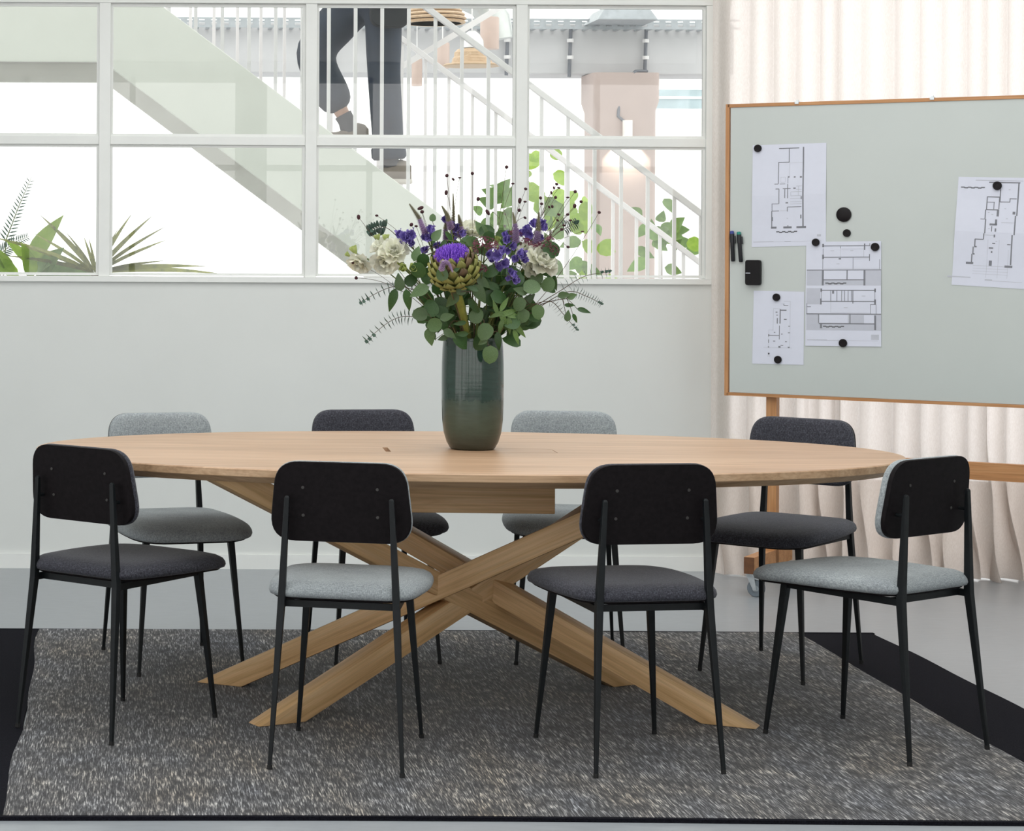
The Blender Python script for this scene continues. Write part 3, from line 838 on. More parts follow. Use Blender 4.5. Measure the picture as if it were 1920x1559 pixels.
sheet('small sheet with a narrow floor plan low at the left of the whiteboard', (0.110, 1.190), (0.313, 1.189), (0.311, 0.897), (0.105, 0.895), L3, fold=None, light=G3, darks=D3)
# px frame of the last sheet: 624 px for 160 px of the picture
H4, V4 = norm(143, 672, 700, 1478)
def sk(p): return p
L4 = [H4(355, 565, 709, 8), V4(556, 709, 950, 9), V4(548, 950, 1090, 9), V4(535, 1090, 1310, 9), H4(495, 548, 1322, 16), V4(436, 760, 850, 7), H4(347, 432, 816, 7), V4(432, 815, 905, 6), V4(349, 816, 910, 7), H4(347, 432, 910, 8), H4(352, 402, 855, 5), V4(398, 855, 908, 5), V4(344, 910, 980, 7), H4(313, 345, 980, 5), V4(349, 980, 1085, 8), V4(343, 1085, 1130, 7), H4(284, 342, 1130, 7), V4(286, 1130, 1186, 8), V4(276, 1186, 1240, 8), V4(270, 1240, 1305, 8), H4(232, 282, 1308, 16), V4(428, 910, 958, 15), V4(420, 980, 1018, 14), H4(378, 428, 1018, 14), V4(420, 1046, 1070, 10), V4(416, 1092, 1112, 10), H4(404, 424, 1157, 8), H4(382, 412, 1191, 10), H4(398, 408, 1220, 12), V4(398, 1284, 1322, 20), H4(436, 504, 851, 6), V4(503, 826, 852, 6), H4(500, 548, 826, 6), V4(536, 920, 940, 18), H4(284, 300, 1186, 10), H4(276, 288, 1240, 10), H4(505, 528, 1161, 6), V4(394, 1030, 1070, 6)]
G4 = [H4(456, 540, 1002, 4), H4(345, 412, 1097, 4), H4(262, 585, 695, 5), H4(110, 270, 1415, 9), H4(368, 418, 1427, 9), H4(418, 620, 1432, 3), H4(280, 520, 1325, 3), V4(374, 1130, 1410, 2), V4(450, 1130, 1410, 2), V4(516, 1200, 1410, 2)] + [H4(280, 520, y, 2) for y in (1345, 1365, 1385)] + [H4(x, x + 12, y, 5) for x, y in ((470, 900), (486, 972), (360, 930), (385, 945), (370, 1050), (425, 1140), (490, 760))]
sheet('folded floor plan hanging askew at the right end of the whiteboard', (0.899, 1.640), (1.196, 1.631), (1.172, 1.211), (0.875, 1.225), L4, fold=0.5, lift=0.006, light=G4, darks=scalebar(H4, 165, 326, 750))

def magnet(label, s, z, r, h=0.008, off=0.0062, style='knob'):
    o = on_board('magnet', s, z, off)
    tag(o, label, 'magnet', 'round magnets on the whiteboard')
    # disc lying against the board: axis along -y of the board frame
    pr = [(0, -0.0), (0.92 * r, -0.0), (r, -0.0015), (r, -(h - 0.002)), (0.90 * r, -h), (0.55 * r, -h), (0.48 * r, -(h - 0.001)), (0, -(h - 0.001))]
    if style == 'flat': pr = [(0, 0), (r, 0), (r, -(h - 0.001)), (0.93 * r, -h), (0, -h)]
    mb = MB()
    n_ = 28; vs = []; fs = []
    for rr, y in pr:
        for k in range(n_): vs.append((rr * math.cos(2 * math.pi * k / n_), y, rr * math.sin(2 * math.pi * k / n_)))
    for i in range(len(pr) - 1):
        for k in range(n_): fs.append((i * n_ + k, i * n_ + (k + 1) % n_, (i + 1) * n_ + (k + 1) % n_, (i + 1) * n_ + k))
    mb.add(vs, fs)
    mb.build('magnet_body', 'magnet', o, smooth=30, merge=1e-6)
R_ = 0.0152
magnet('small black magnet on the upper left corner of the large floor plan', 0.125, 1.764, R_, off=0.003)
magnet('largest of the black magnets, a glossy disc right of the large floor plan', 0.467, 1.496, 0.029, 0.007, 0.001, 'flat')
magnet('small black magnet alone just below the largest magnet', 0.479, 1.423, R_, off=0.001)
magnet('black magnet on the upper left corner of the sheet with house sections', 0.359, 1.386, R_, off=0.0055)
magnet('black magnet on the upper right corner of the sheet with house sections', 0.589, 1.369, R_ + 0.001, off=0.0045)
magnet('black magnet at the bottom of the sheet with house sections', 0.467, 0.989, R_ + 0.001, off=0.0045)
magnet('black magnet at the top of the small low sheet', 0.203, 1.165, R_, off=0.0028)
magnet('lowest black magnet, at the bottom of the small low sheet', 0.210, 0.915, R_, off=0.0028)
magnet('black magnet holding the askew floor plan at the right end', 1.041, 1.604, 0.0165, off=0.0035)
er = tag(on_board('board_eraser', 0.1115, 1.212, 0.0005), 'black rounded board eraser left of the sheets, below the markers', 'eraser')
MB().rings(rounded([(-0.0305, 0), (0.0305, 0), (0.0305, 0.102), (-0.0305, 0.102)], 0.011, 5), [(0.5, 0), (0.98, 0), (1.0, -0.003), (1.0, -0.022), (0.95, -0.026), (0.5, -0.026)], lambda a, b, h: (a, h, b)).build('eraser_shell', 'eraser', er, smooth=40)
MB().box(-0.027, -0.008, -0.0267, -0.0262, 0.047, 0.0505).build('printed_wordmark', 'ink_light', er)
def pen(label, s0, z0, s1, z1, cap):
    o = tag(on_board('marker_pen', s0, z0, 0.010), label, 'marker', 'board markers on the whiteboard')
    d = Vector((s1 - s0, 0, z1 - z0)); ln = d.length; d /= ln
    def at(t): return tuple(d * t)
    MB().tube([at(0), at(0.004), at(ln - 0.012)], [0.0062, 0.0083, 0.0083], 14).build('barrel', 'pen_black', o, smooth=40)
    MB().tube([at(ln - 0.046), at(ln - 0.012)], [0.0095, 0.0092], 14).build('cap', 'pen_black', o, smooth=40)
    MB().tube([at(ln - 0.012), at(ln - 0.002), at(ln)], [0.0088, 0.0078, 0.005], 14).build('cap_end', cap, o, smooth=40)
    p = Vector(at(ln - 0.048))
    MB().bar(Vector(at(ln - 0.05)) + Vector((0.0115, 0, 0)), Vector(at(ln - 0.02)) + Vector((0.0115, 0, 0)), 0.005, 0.006).build('clip', 'pen_black', o)
pen('black marker with a blue cap end, left of the pair', 0.0275, 1.307, 0.022, 1.431, 'pen_blue')
pen('black marker with a green cap end, right of the pair', 0.060, 1.305, 0.050, 1.428, 'pen_green')

# ------------------------------------------------------------------ curtain
cur = tag(empty('curtain', (2.49, 9.22, FLOOR)), 'floor-length sheer cream linen curtain falling in folds behind the whiteboard', 'curtain')
def curtain_mesh():
    rnd = random.Random(11)
    W = 3.1; nx = 640; nz = 44; Ht = 3.16
    # irregular pleats: cumulative phase with varying pitch
    ph = [0.0]; amp = []
    pitch = 0.09; a = 1.0
    xs = [W * i / nx for i in range(nx + 1)]
    phase = 0
    knots = [(rnd.uniform(0.075, 0.14), rnd.uniform(0.6, 1.25)) for _ in range(60)]
    def kn(x):
        t = x / W * 34; i = int(t); u = t - i; u = u * u * (3 - 2 * u)
        p = knots[i][0] * (1 - u) + knots[i + 1][0] * u
        q = knots[i][1] * (1 - u) + knots[i + 1][1] * u
        return p, q
    phs = [0.0]; am = []
    for i, x in enumerate(xs):
        p, q = kn(x); am.append(q)
        if i: phs.append(phs[-1] + 2 * math.pi * (W / nx) / p)
    off = [rnd.uniform(-1, 1) for _ in range(80)]
    vs = []; fs = []
    for j in range(nz + 1):
        t = j / nz                       # 0 floor, 1 top
        z = Ht * (t ** 1.5)
        low = max(0.0, 1 - z / 0.55)     # the hem breaks and pools on the floor
        mid = max(0.0, 1 - z / 1.5)
        for i, x in enumerate(xs):
            A = (0.030 + 0.030 * mid + 0.018 * low) * am[i]
            wob = 0.5 * math.sin(z * 2.2 + off[int(x / W * 60)] * 0.3 + x * 2.0)
            s = math.sin(phs[i] + wob * mid)
            s2 = math.sin(phs[i] * 0.37 + 1.3 + z * 0.8)
            edge = min(1.0, x / 0.12)
            fwd = 0.10 * low ** 2 * (0.5 + 0.5 * math.sin(x * 5.0 + 1.0)) + 0.07 * low * min(1, x / 0.9)
            y = -A * (s * 0.8 + 0.35 * s2) * edge - fwd * edge
            xx = x + 0.012 * math.cos(phs[i]) * (0.6 + low) + 0.02 * low * math.sin(phs[i] * 0.5 + z * 9)
            zz = z + 0.0015 + (0.003 * low * low * (1 + math.sin(phs[i] * 0.5 + 0.7)) if j == 0 else 0)
            vs.append((xx, y, zz))
    k = nx + 1
    for j in range(nz):
        for i in range(nx): fs.append((j * k + i, j * k + i + 1, (j + 1) * k + i + 1, (j + 1) * k + i))
    return vs, fs, k
vs, fs, k = curtain_mesh()
mb = MB(); mb.add(vs, fs)
mb.build('curtain_cloth', 'curtain', cur, smooth=180, recalc=False)
# doubled hem
rows = 12
hv = [(x, y - 0.0025, z + (0.001 if q // k else 0)) for q, (x, y, z) in enumerate(vs[:k * rows])]
hz = [p[2] for p in hv]
mb = MB(); mb.add(hv, [f for f in fs if max(f) < k * rows])
mb.build('hem', 'curtain', cur, smooth=180, recalc=False)
MB().box(0, 3.2, -0.05, 0.02, 3.165, 3.21).build('curtain_track', 'frame_white', cur)
# glazed opening behind the curtain
op = struct(empty('window_9', (2.6, WY + 0.3, FLOOR)))
for x in (0.0, 3.2):
    MB().box(x, x + 0.05, 0, 0.05, 0, 3.2).build('frame_bar', 'frame_white', op)
MB().box(0.05, 3.2, 0.002, 0.048, 0, 0.05).build('frame_bar', 'frame_white', op)
# ------------------------------------------------------------------ the hall behind the glass
struct(MB().box(-6, 14, 9.9, 26, -0.25, FLOOR - 0.002).build('floor_hall', 'concrete'))
# staircase, running down to the right, parallel to the partition
SN, SF = 10.6, 12.0                       # near and far stringer
RISE, RUN = 0.182, 0.245
SLOPE = (2.525 - 1.542) / (1.536 - 0.213)
def ztop(x): return 2.525 - SLOPE * (x - 0.213)     # upper edge of the stringers
LX = -0.04                                # the landing ends here
stair = tag(empty('staircase', (0, SN, FLOOR)), 'pale steel staircase behind the glass, falling to the right', 'staircase')
def stringer(y0, y1):
    zb = 2.252
    D = ztop(0.0) - (2.23 + SLOPE * -0.04 + 0.0)     # vertical depth of the flight
    D = ztop(-0.04) - 2.23
    xe = (ztop(0) / SLOPE)                 # where the top edge meets the floor
    xb = xe - D / SLOPE
    pts = [(-3.2, zb), (LX - 0.03, zb), (xb, 0.0), (xe, 0.0), (LX - 0.03, ztop(LX - 0.03)), (-3.2, ztop(LX - 0.03))]
    n_ = len(pts)
    mb = MB()
    mb.add([(x, y0 - SN, z) for x, z in pts] + [(x, y1 - SN, z) for x, z in pts],
           [tuple(range(n_)), tuple(range(2 * n_ - 1, n_ - 1, -1))] + [(i, i + n_, (i + 1) % n_ + n_, (i + 1) % n_) for i in range(n_)])
    return mb.build('stringer', 'steel_white', stair, bevel=0.004)
stringer(SN, SN + 0.02)
stringer(SF - 0.02, SF)
MB().box(-3.2, LX - 0.06, 0.022, SF - SN - 0.022, 2.36, 2.44).build('landing_slab', 'tread', stair)
k_ = 0
x = LX + 0.10
while True:
    zt = ztop(x) - 0.155
    if zt < 0.05: break
    MB().box(x - 0.135, x + 0.135, 0.022, SF - SN - 0.022, zt - 0.035, zt).build('tread', 'tread', stair, bevel=0.003)
    x += RUN
def balustrade(y, x0, pitch, xlast, hr):
    b = empty('balustrade', (0, y - SN, 0)); b.parent = stair
    xs = []
    xx = x0
    while xx < xlast:
        zt = ztop(xx)
        if zt + hr < 0.3: break
        z0 = max(zt - 0.1, 0.0)
        w = 0.0085
        MB().box(xx - w, xx + w, -0.006, 0.006, z0, zt + hr - 0.012).build('baluster', 'rail_white', b)
        xx += pitch
    xe = xlast
    MB().bar((x0 - 0.1, 0, ztop(x0 - 0.1) + hr), (xe, 0, ztop(xe) + hr), 0.030, 0.028).build('handrail', 'rail_white', b, bevel=0.003)
    return b
HR = 2.523 - ztop(1.491)
balustrade(SN + 0.010, 0.892 - 0.129 * 7, 0.1287, 3.5, HR)
balustrade(SF - 0.010, 0.393 - 0.128 * 3, 0.1285, 3.5, 2.537 - ztop(1.487) + 0.01)

# concrete beam, cable tray and column
beam_ = struct(MB().box(0.35, 4.42, 15.75, 16.2, 2.595, 2.955).build('trim_1', 'concrete', bevel=0.01))
tray = tag(empty('cable_tray', (0, 15.6, 2.955)), 'grey perforated cable tray running above the concrete beam', 'cable tray')
mb = MB()
mb.box(0.35, 4.42, -0.004, 0.004, -0.052, -0.035).box(0.35, 4.42, -0.004, 0.004, 0.006, 0.020)
mb.build('tray_side', 'tray', tray)
mb = MB()
x = 0.36
while x < 4.3:
    mb.box(x, x + 0.045, -0.0035, 0.0035, -0.035, 0.006); x += 0.085
o = mb.build('tray_web', 'tray', tray); o['kind'] = 'stuff'
mb = MB()
x = 0.4
while x < 4.3:
    mb.box(x, x + 0.025, 0.005, 0.22, -0.052, -0.042); x += 0.075
o = mb.build('tray_rung', 'tray', tray); o['kind'] = 'stuff'
MB().box(0.35, 4.42, 0.215, 0.223, -0.052, 0.02).build('tray_side', 'tray', tray)
for x_, dz, lab in ((1.52, 2.60, 'left of the dark-clothed legs'), (2.78, 2.62, 'near the pendant lamps'), (3.23, 2.61, 'left of the column'), (3.77, 2.57, 'in front of the column')):
    c = tag(empty('cable_conduit', (x_, 15.715, 2.59)), 'thin dark conduit down the concrete beam, ' + lab, 'conduit', 'conduits on the concrete beam')
    MB().tube([(0, 0, dz - 2.59 - 0.04), (0.01, 0, 0.33)], 0.013, 8).build('pipe', 'conduit', c)
    for z in (0.12, 0.24): MB().tube([(0.004, -0.012, z - 0.012), (0.004, -0.012, z + 0.012)], 0.024, 10).build('clamp', 'rail_white', c)
colm = tag(empty('concrete_column', (3.60, 15.55, FLOOR)), 'pinkish plastered column under the concrete beam', 'column')
mb = MB()
secs = [(0.215, 0.0), (0.215, 2.33), (0.235, 2.40), (0.235, 2.60)]
vs = []; fs = []
for h, z in secs:
    q = rounded([(-h, -h), (h, -h), (h, h), (-h, h)], 0.05, 4); n_ = len(q)
    vs += [(a, b + 0.2, z) for a, b in q]
for i in range(3):
    for k in range(n_): fs.append((i * n_ + k, i * n_ + (k + 1) % n_, (i + 1) * n_ + (k + 1) % n_, (i + 1) * n_ + k))
fs += [tuple(range(n_ - 1, -1, -1)), tuple(3 * n_ + k for k in range(n_))]
mb.add(vs, fs); mb.build('shaft', 'column', colm, smooth=35)
wl = tag(empty('wall_lamp', (3.60, 15.50, 2.14)), 'small white wall lamp throwing light down the column', 'wall lamp')
MB().tube([(0, 0, 0.0), (0, 0, 0.11)], [0.035, 0.035], 16).build('lamp_shade', 'wall_lamp', wl, smooth=40)
MB().box(-0.02, 0.02, 0.02, 0.055, 0.03, 0.07).build('bracket', 'wall_lamp', wl)
MB().tube([(0.0, 0.03, 0.09), (-0.06, 0.03, 0.14), (-0.05, 0.04, 0.26), (0.0, 0.045, 0.36), (0.02, 0.03, 0.42), (0.06, 0.02, 0.46), (0.17, 0.15, 0.47)], 0.011, 8).build('cable', 'conduit', wl)
ld = bpy.data.lights.new('wall_lamp_light', 'SPOT'); ld.energy = 26; ld.spot_size = math.radians(95); ld.spot_blend = 0.15; ld.color = (1, 0.86, 0.72); ld.shadow_soft_size = 0.02
lo = bpy.data.objects.new('wall_lamp_light', ld); lo.location = (0, -0.02, -0.01); lo.rotation_euler = (math.radians(14), 0, 0); col.objects.link(lo); lo.parent = wl

def H_at(u, v, Y):     # plain similar triangles: a point of the hall at distance Y
    return ((u - 218.5) * Y / FOCAL_PX, Y, EYE - (v - 0.004845 * (u - 960) - 456.65) * Y / FOCAL_PX)
def lamp_cyl(u, v0, v1, w, Y, label):
    x0, y0, zt = H_at(u, v0, Y); _, _, zb = H_at(u, v1, Y); r = w * Y / FOCAL_PX / 2
    o = tag(empty('pendant_lamp', (x0, y0, zb)), label, 'pendant lamp', 'pendant lamps in the hall'); h = zt - zb
    MB().lathe([(r * 0.98, 0), (r, 0.004), (r, h - 0.006), (r * 0.92, h), (0.012, h), (0.012, h + 0.01)], 24).build('lamp_shade', 'lamp_rose', o, smooth=40)
    MB().tube([(0, 0, h), (0, 0, 3.6 - zb)], 0.004, 6).build('cord', 'rail_white', o)
lamp_cyl(915, 32, 92, 35, 14.0, 'rose cylinder pendant right of the wide dish lamp, nearest the window post')
lamp_cyl(827, 80, 128, 26, 14.8, 'rose cylinder pendant left of the wide dish lamp')
lamp_cyl(779, 110, 161, 20, 15.2, 'smallest rose cylinder pendant, beside the dark-clothed legs')
x0, y0, z0 = H_at(882, 124, 13.6)
o = tag(empty('pendant_lamp', (x0, y0, z0)), 'wide dish pendant lamp with a wooden brim', 'pendant lamp', 'pendant lamps in the hall')
MB().lathe([(0.172, 0.0), (0.178, 0.006), (0.172, 0.012), (0.125, 0.022), (0.118, 0.05), (0.11, 0.058), (0.108, 0.085), (0.09, 0.105), (0.05, 0.112), (0.02, 0.13), (0.02, 0.15)], 32).build('lamp_shade', 'lamp_wood', o, smooth=30)
MB().lathe([(0.075, 0.112), (0.07, 0.16), (0.045, 0.20), (0.02, 0.22)], 24).build('lamp_dome', 'lamp_silver', o, smooth=40)
MB().tube([(0, 0, 0.15), (0, 0, 1.2)], 0.004, 6).build('cord', 'rail_white', o)
x0, y0, z0 = H_at(812, 44, 12.9)
o = tag(empty('pendant_lamp', (x0, y0, z0)), 'slatted pale wood dome pendant at the top edge above the stairs', 'pendant lamp', 'pendant lamps in the hall')
for i, (r, z) in enumerate(((0.175, 0.0), (0.18, 0.022), (0.172, 0.044), (0.155, 0.066), (0.13, 0.088), (0.095, 0.110))):
    MB().lathe([(r, 0.0), (r + 0.006, 0.008), (r - 0.004, 0.018), (r - 0.02, 0.018), (r - 0.02, 0.0)], 32, (0, 0, z)).build('ring', 'lamp_wood', o, smooth=30)
MB().lathe([(0.078, 0.0), (0.078, 0.128), (0.03, 0.16), (0.015, 0.2)], 24).build('lamp_core', 'rail_white', o, smooth=40)
MB().tube([(0, 0, 0.2), (0, 0, 1.0)], 0.004, 6).build('cord', 'rail_white', o)
# diagonal white brace and silver duct above the lamps
a = H_at(728, 138, 13.2); b = H_at(945, 6, 13.2)
o = tag(empty('ceiling_brace', a), 'white diagonal steel brace behind the pendant lamps', 'brace')
MB().bar((0, 0, 0), (b[0] - a[0] + 0.3, 0, b[2] - a[2] + 0.18), 0.03, 0.035).build('brace_bar', 'rail_white', o)
a = H_at(930, 60, 15.0)
o = tag(empty('air_duct', a), 'silver air duct beside the pendant lamps at the top edge', 'duct')
MB().tube([(0.0, 0, -0.05), (-0.02, 0, 0.08), (-0.10, 0, 0.2), (-0.25, 0, 0.27), (-0.5, 0, 0.3)], 0.11, 20).build('duct_tube', 'duct', o, smooth=60)
# high strip window far right and a skylight box above the tray
a = H_at(1222, 203, 22); b = H_at(1345, 168, 22)
o = tag(empty('clerestory_window', (a[0], 22, a[2])), 'distant bluish strip window right of the column', 'window')
MB().box(-0.1, b[0] - a[0] + 0.1, 0.0, 0.2, FLOOR - a[2], -0.01).build('facade', 'frame_white', o)
MB().box(0, b[0] - a[0], 0, 0.04, 0, (b[2] - a[2]) * 0.52).build('pane', 'far_glass', o)
MB().box(0.03, b[0] - a[0], 0, 0.04, (b[2] - a[2]) * 0.62, b[2] - a[2]).build('pane', 'far_glass', o)
MB().box(-0.02, b[0] - a[0], -0.02, 0.0, (b[2] - a[2]) * 0.50, (b[2] - a[2]) * 0.64).build('glazing_bar', 'frame_white', o)
a = H_at(1118, 36, 15.2); b = H_at(1232, 12, 15.2)
o = tag(empty('ceiling_unit', (a[0], 15.2, a[2])), 'grey ceiling fan unit above the cable tray', 'ceiling unit')
MB().hexa([(0, 0, 0), (b[0] - a[0], 0, 0), (b[0] - a[0], 0.5, 0), (0, 0.5, 0), (0.06, 0.03, b[2] - a[2]), (b[0] - a[0] - 0.06, 0.03, b[2] - a[2]), (b[0] - a[0] - 0.06, 0.47, b[2] - a[2]), (0.06, 0.47, b[2] - a[2])]).build('housing', 'tray', o, bevel=0.01)
MB().box(0.1, b[0] - a[0] - 0.1, 0.1, 0.4, b[2] - a[2], 0.5).build('hanger', 'tray', o)

# ---- hall plants
def leaf_mesh(name, length, width, tip=0.5, fold=0.15, curl=0.15, n=6, mat='leaf_plant', round_=False, droop=0.0):
    """blade from the origin along +x, lying in xy, normal +z"""
    mb = MB(); vs = []; fs = []
    for i in range(n + 1):
        t = i / n
        if round_:
            w = math.sqrt(max(0.0, 1 - (2 * t - 1) ** 2)) * (1 - 0.22 * (t - 0.45))
        else:
            w = math.sin(math.pi * min(1, t ** (0.75))) ** 0.85 * (1 - 0.25 * t)
        w = max(w, 0.02) * width / 2
        x = t * length; z = -curl * length * t * t + droop * length * math.sin(math.pi * t)
        vs += [(x, -w, z + fold * w), (x, 0, z), (x, w, z + fold * w)]
    for i in range(n):
        a = i * 3
        fs += [(a, a + 3, a + 4, a + 1), (a + 1, a + 4, a + 5, a + 2)]
    mb.add(vs, fs)
    me = mb.mesh(name, smooth=180, recalc=False)
    me.materials.append(M[mat])
    return me
def put(me, name, parent, p, direction, normal, s=1.0, sw=None):
    x = Vector(direction).normalized(); z = Vector(normal); z = (z - x * z.dot(x))
    z = z.normalized() if z.length > 1e-6 else x.orthogonal().normalized()
    y = z.cross(x)
    m = Matrix((x, y, z)).transposed().to_4x4()
    sw = s if sw is None else sw
    m = Matrix.Translation(Vector(p)) @ m @ Matrix.Diagonal((s, sw, s, 1))
    o = link(name, me, None, parent)
    o.matrix_local = m
    return o
# yucca with long straps
YUC = leaf_mesh('strap_leaf', 0.42, 0.046, fold=0.5, curl=0.06, n=8, mat='leaf_yucca')
bx, by, bz = H_at(178, 500, 9.95)
def yucca(base, label, dirs, pot_r=0.11, trunk=True):
    o = tag(empty('yucca_plant', (base[0], base[1], FLOOR)), label, 'plant', 'plants behind the glass')
    h = base[2] - FLOOR
    MB().lathe([(0.0, 0), (pot_r * 0.8, 0), (pot_r, 0.30), (pot_r * 0.92, 0.30), (pot_r * 0.9, 0.26), (0, 0.26)], 24).build('pot', 'pot', o, smooth=40)
    MB().tube([(0, 0, 0.25), (0.02, 0, h * 0.6), (0, 0, h)], [0.03, 0.025, 0.02], 10).build('trunk', 'stem_brown', o, smooth=60)
    for (dx, dy, dz, s) in dirs:
        put(YUC, 'leaf', o, (dx * 0.01, dy * 0.01, h), (dx, dy, dz), (-dx * 0.3, -0.5, 1), s)
rnd = random.Random(4)
dirs = [(-0.9, -0.2, 0.42, 0.95), (-0.75, 0, 0.55, 0.8), (-1, 0.1, 0.25, 1.0), (-0.5, -0.1, 0.8, 0.55), (-0.25, 0.1, 0.9, 0.42), (0.15, -0.2, 1, 0.40), (0.45, 0, 0.85, 0.75), (0.65, 0.1, 0.75, 0.88), (0.8, -0.1, 0.62, 0.9), (0.9, 0.1, 0.5, 0.85), (1, -0.15, 0.25, 0.75), (1, 0, 0.12, 1.2), (0.3, -0.3, 0.7, 0.6), (-0.1, -0.2, 0.7, 0.4), (-0.6, 0.2, 0.7, 0.9), (-0.85, 0.1, 0.35, 1.2), (0.95, 0.2, 0.05, 1.4), (0.7, -0.3, 0.4, 0.7)]
yucca((bx, by, bz - 0.03), 'spiky olive yucca standing behind the first window post', dirs)
BIGL = leaf_mesh('broad_leaf', 0.18, 0.115, fold=0.25, curl=0.2, n=8, mat='leaf_plant')
LIME = leaf_mesh('lime_leaf_blade', 0.18, 0.075, fold=0.3, curl=0.15, n=8, mat='leaf_lime')
def leafy(name, base, label, leaves, me, h0, cat='plant', stems=3, pot_r=0.11, grp='plants behind the glass'):
    o = tag(empty(name, (base[0], base[1], FLOOR)), label, cat, grp)
    MB().lathe([(0.0, 0), (pot_r * 0.8, 0), (pot_r, 0.28), (pot_r * 0.92, 0.28), (pot_r * 0.9, 0.25), (0, 0.25)], 24).build('pot', 'pot', o, smooth=40)
    for k in range(stems):
        a = 2 * math.pi * k / stems
        MB().tube([(0.02 * math.cos(a), 0.02 * math.sin(a), 0.24), (0.03 * math.cos(a), 0.03 * math.sin(a), h0 * 0.7), (0.04 * math.cos(a), 0.04 * math.sin(a), h0)], [0.009, 0.007, 0.004], 7).build('stem', 'stem', o)
    for (x, y, z, dx, dy, dz, s, m_) in leaves:
        put(m_ or me, 'leaf', o, (x, y, z), (dx, dy, dz), (dx * -0.4, -0.8, 0.6), s)
    return o
bx, by, bz = H_at(60, 500, 10.05)
h = bz - FLOOR
lv = [(-0.01, 0, h + 0.01, 0.5, -0.2, 0.9, 1.5, LIME), (0.0, 0, h - 0.05, -0.1, -0.4, 0.5, 1.1, LIME), (0.03, 0, h - 0.06, 0.3, -0.5, 0.55, 1.2, BIGL), (0.06, 0, h - 0.05, 0.8, -0.4, 0.35, 1.0, BIGL), (0.12, 0.02, h - 0.06, 0.9, -0.5, 0.25, 0.9, BIGL), (-0.06, 0, h - 0.05, -0.7, -0.3, 0.5, 1.2, LIME), (-0.09, 0, h - 0.04, -0.5, -0.2, 0.9, 0.9, LIME), (-0.12, 0, h - 0.02, -0.9, -0.3, 0.3, 1.0, BIGL), (-0.02, 0.02, h + 0.02, -0.6, -0.2, 0.7, 0.8, LIME), (0.02, 0.03, h - 0.08, 0.1, -0.7, 0.4, 1.3, BIGL), (0.18, 0, h - 0.07, 0.9, -0.3, 0.3, 0.8, BIGL)]
leafy('broadleaf_plant', (bx, by), 'broad-leaved plant with a bright lime leaf at the left sill', lv, BIGL, h - 0.03)
# two fern fronds at the far left
bx, by, bz = H_at(-6, 470, 10.4)
o = tag(empty('fern', (bx, by, FLOOR)), 'fern with fine arching fronds at the left edge of the window', 'plant', 'plants behind the glass')
MB().lathe([(0.0, 0), (0.11, 0), (0.14, 0.28), (0.13, 0.28), (0.12, 0.25), (0, 0.25)], 24).build('pot', 'pot', o, smooth=40)
PIN = leaf_mesh('pinna', 0.05, 0.010, fold=0.1, curl=0.1, n=3, mat='leaf_blue')
for (pts, k) in (([(0, 0, 0.26), (0.01, 0, bz * 0.7), (0.04, 0, bz + 0.06), (0.10, 0, bz + 0.22), (0.16, 0, bz + 0.36)], 18), ([(0, 0, 0.26), (-0.01, 0, bz * 0.6), (0.02, 0, bz), (0.08, 0, bz + 0.05), (0.15, 0, bz + 0.08)], 14)):
    st = MB().tube(pts, [0.005, 0.004, 0.003, 0.002, 0.001], 6).build('frond', 'stem', o)
    P_ = [Vector(p) for p in pts]
    for i in range(k):
        t = 2.0 + 1.95 * i / k; j = min(int(t), 3); q = P_[j].lerp(P_[j + 1], t - j); d = (P_[j + 1] - P_[j]).normalized()
        for s in (-1, 1):
            put(PIN, 'pinna', st, q, d * 0.5 + Vector((0.75 * s * d.z, -0.2, -0.75 * s * d.x)), (0, -1, 0.3), 1.0 - 0.5 * i / k)
# fig-like tree in the hall, right of the bouquet
ROUNDL = leaf_mesh('round_leaf', 0.105, 0.085, fold=0.2, curl=0.15, n=7, mat='leaf_lime', round_=True)
GREENL = leaf_mesh('green_leaf', 0.125, 0.085, fold=0.2, curl=0.2, n=7, mat='leaf_plant')
def cluster_tree(name, label, spots, base, Y, trunk_top, seed):
    rnd = random.Random(seed)
    bx, by, _ = H_at(base[0], base[1], Y)
    o = tag(empty(name, (bx, by, FLOOR)), label, 'tree', 'plants behind the glass')
    MB().lathe([(0.0, 0), (0.18, 0), (0.22, 0.36), (0.205, 0.36), (0.2, 0.32), (0, 0.32)], 24).build('pot', 'pot', o, smooth=40)
    tx, ty, tz = H_at(trunk_top[0], trunk_top[1], Y)
    MB().tube([(0, 0, 0.3), ((tx - bx) * 0.5, 0, (tz - FLOOR) * 0.6), (tx - bx, 0, tz - FLOOR)], [0.02, 0.014, 0.006], 8).build('trunk', 'stem_brown', o, smooth=60)
    for (u, v, nl, sp, me) in spots:
        x, y, z = H_at(u, v, Y)
        for _ in range(nl):
            dx = rnd.gauss(0, sp); dz = rnd.gauss(0, sp); dy = rnd.uniform(-0.15, 0.15)
            put(me, 'leaf', o, (x - bx + dx, dy, z - FLOOR + dz), (rnd.uniform(-1, 1), rnd.uniform(-0.5, 0.1), rnd.uniform(-0.9, 0.4)), (rnd.uniform(-0.4, 0.4), -1, rnd.uniform(-0.1, 0.7)), rnd.uniform(0.75, 1.25))
    return o
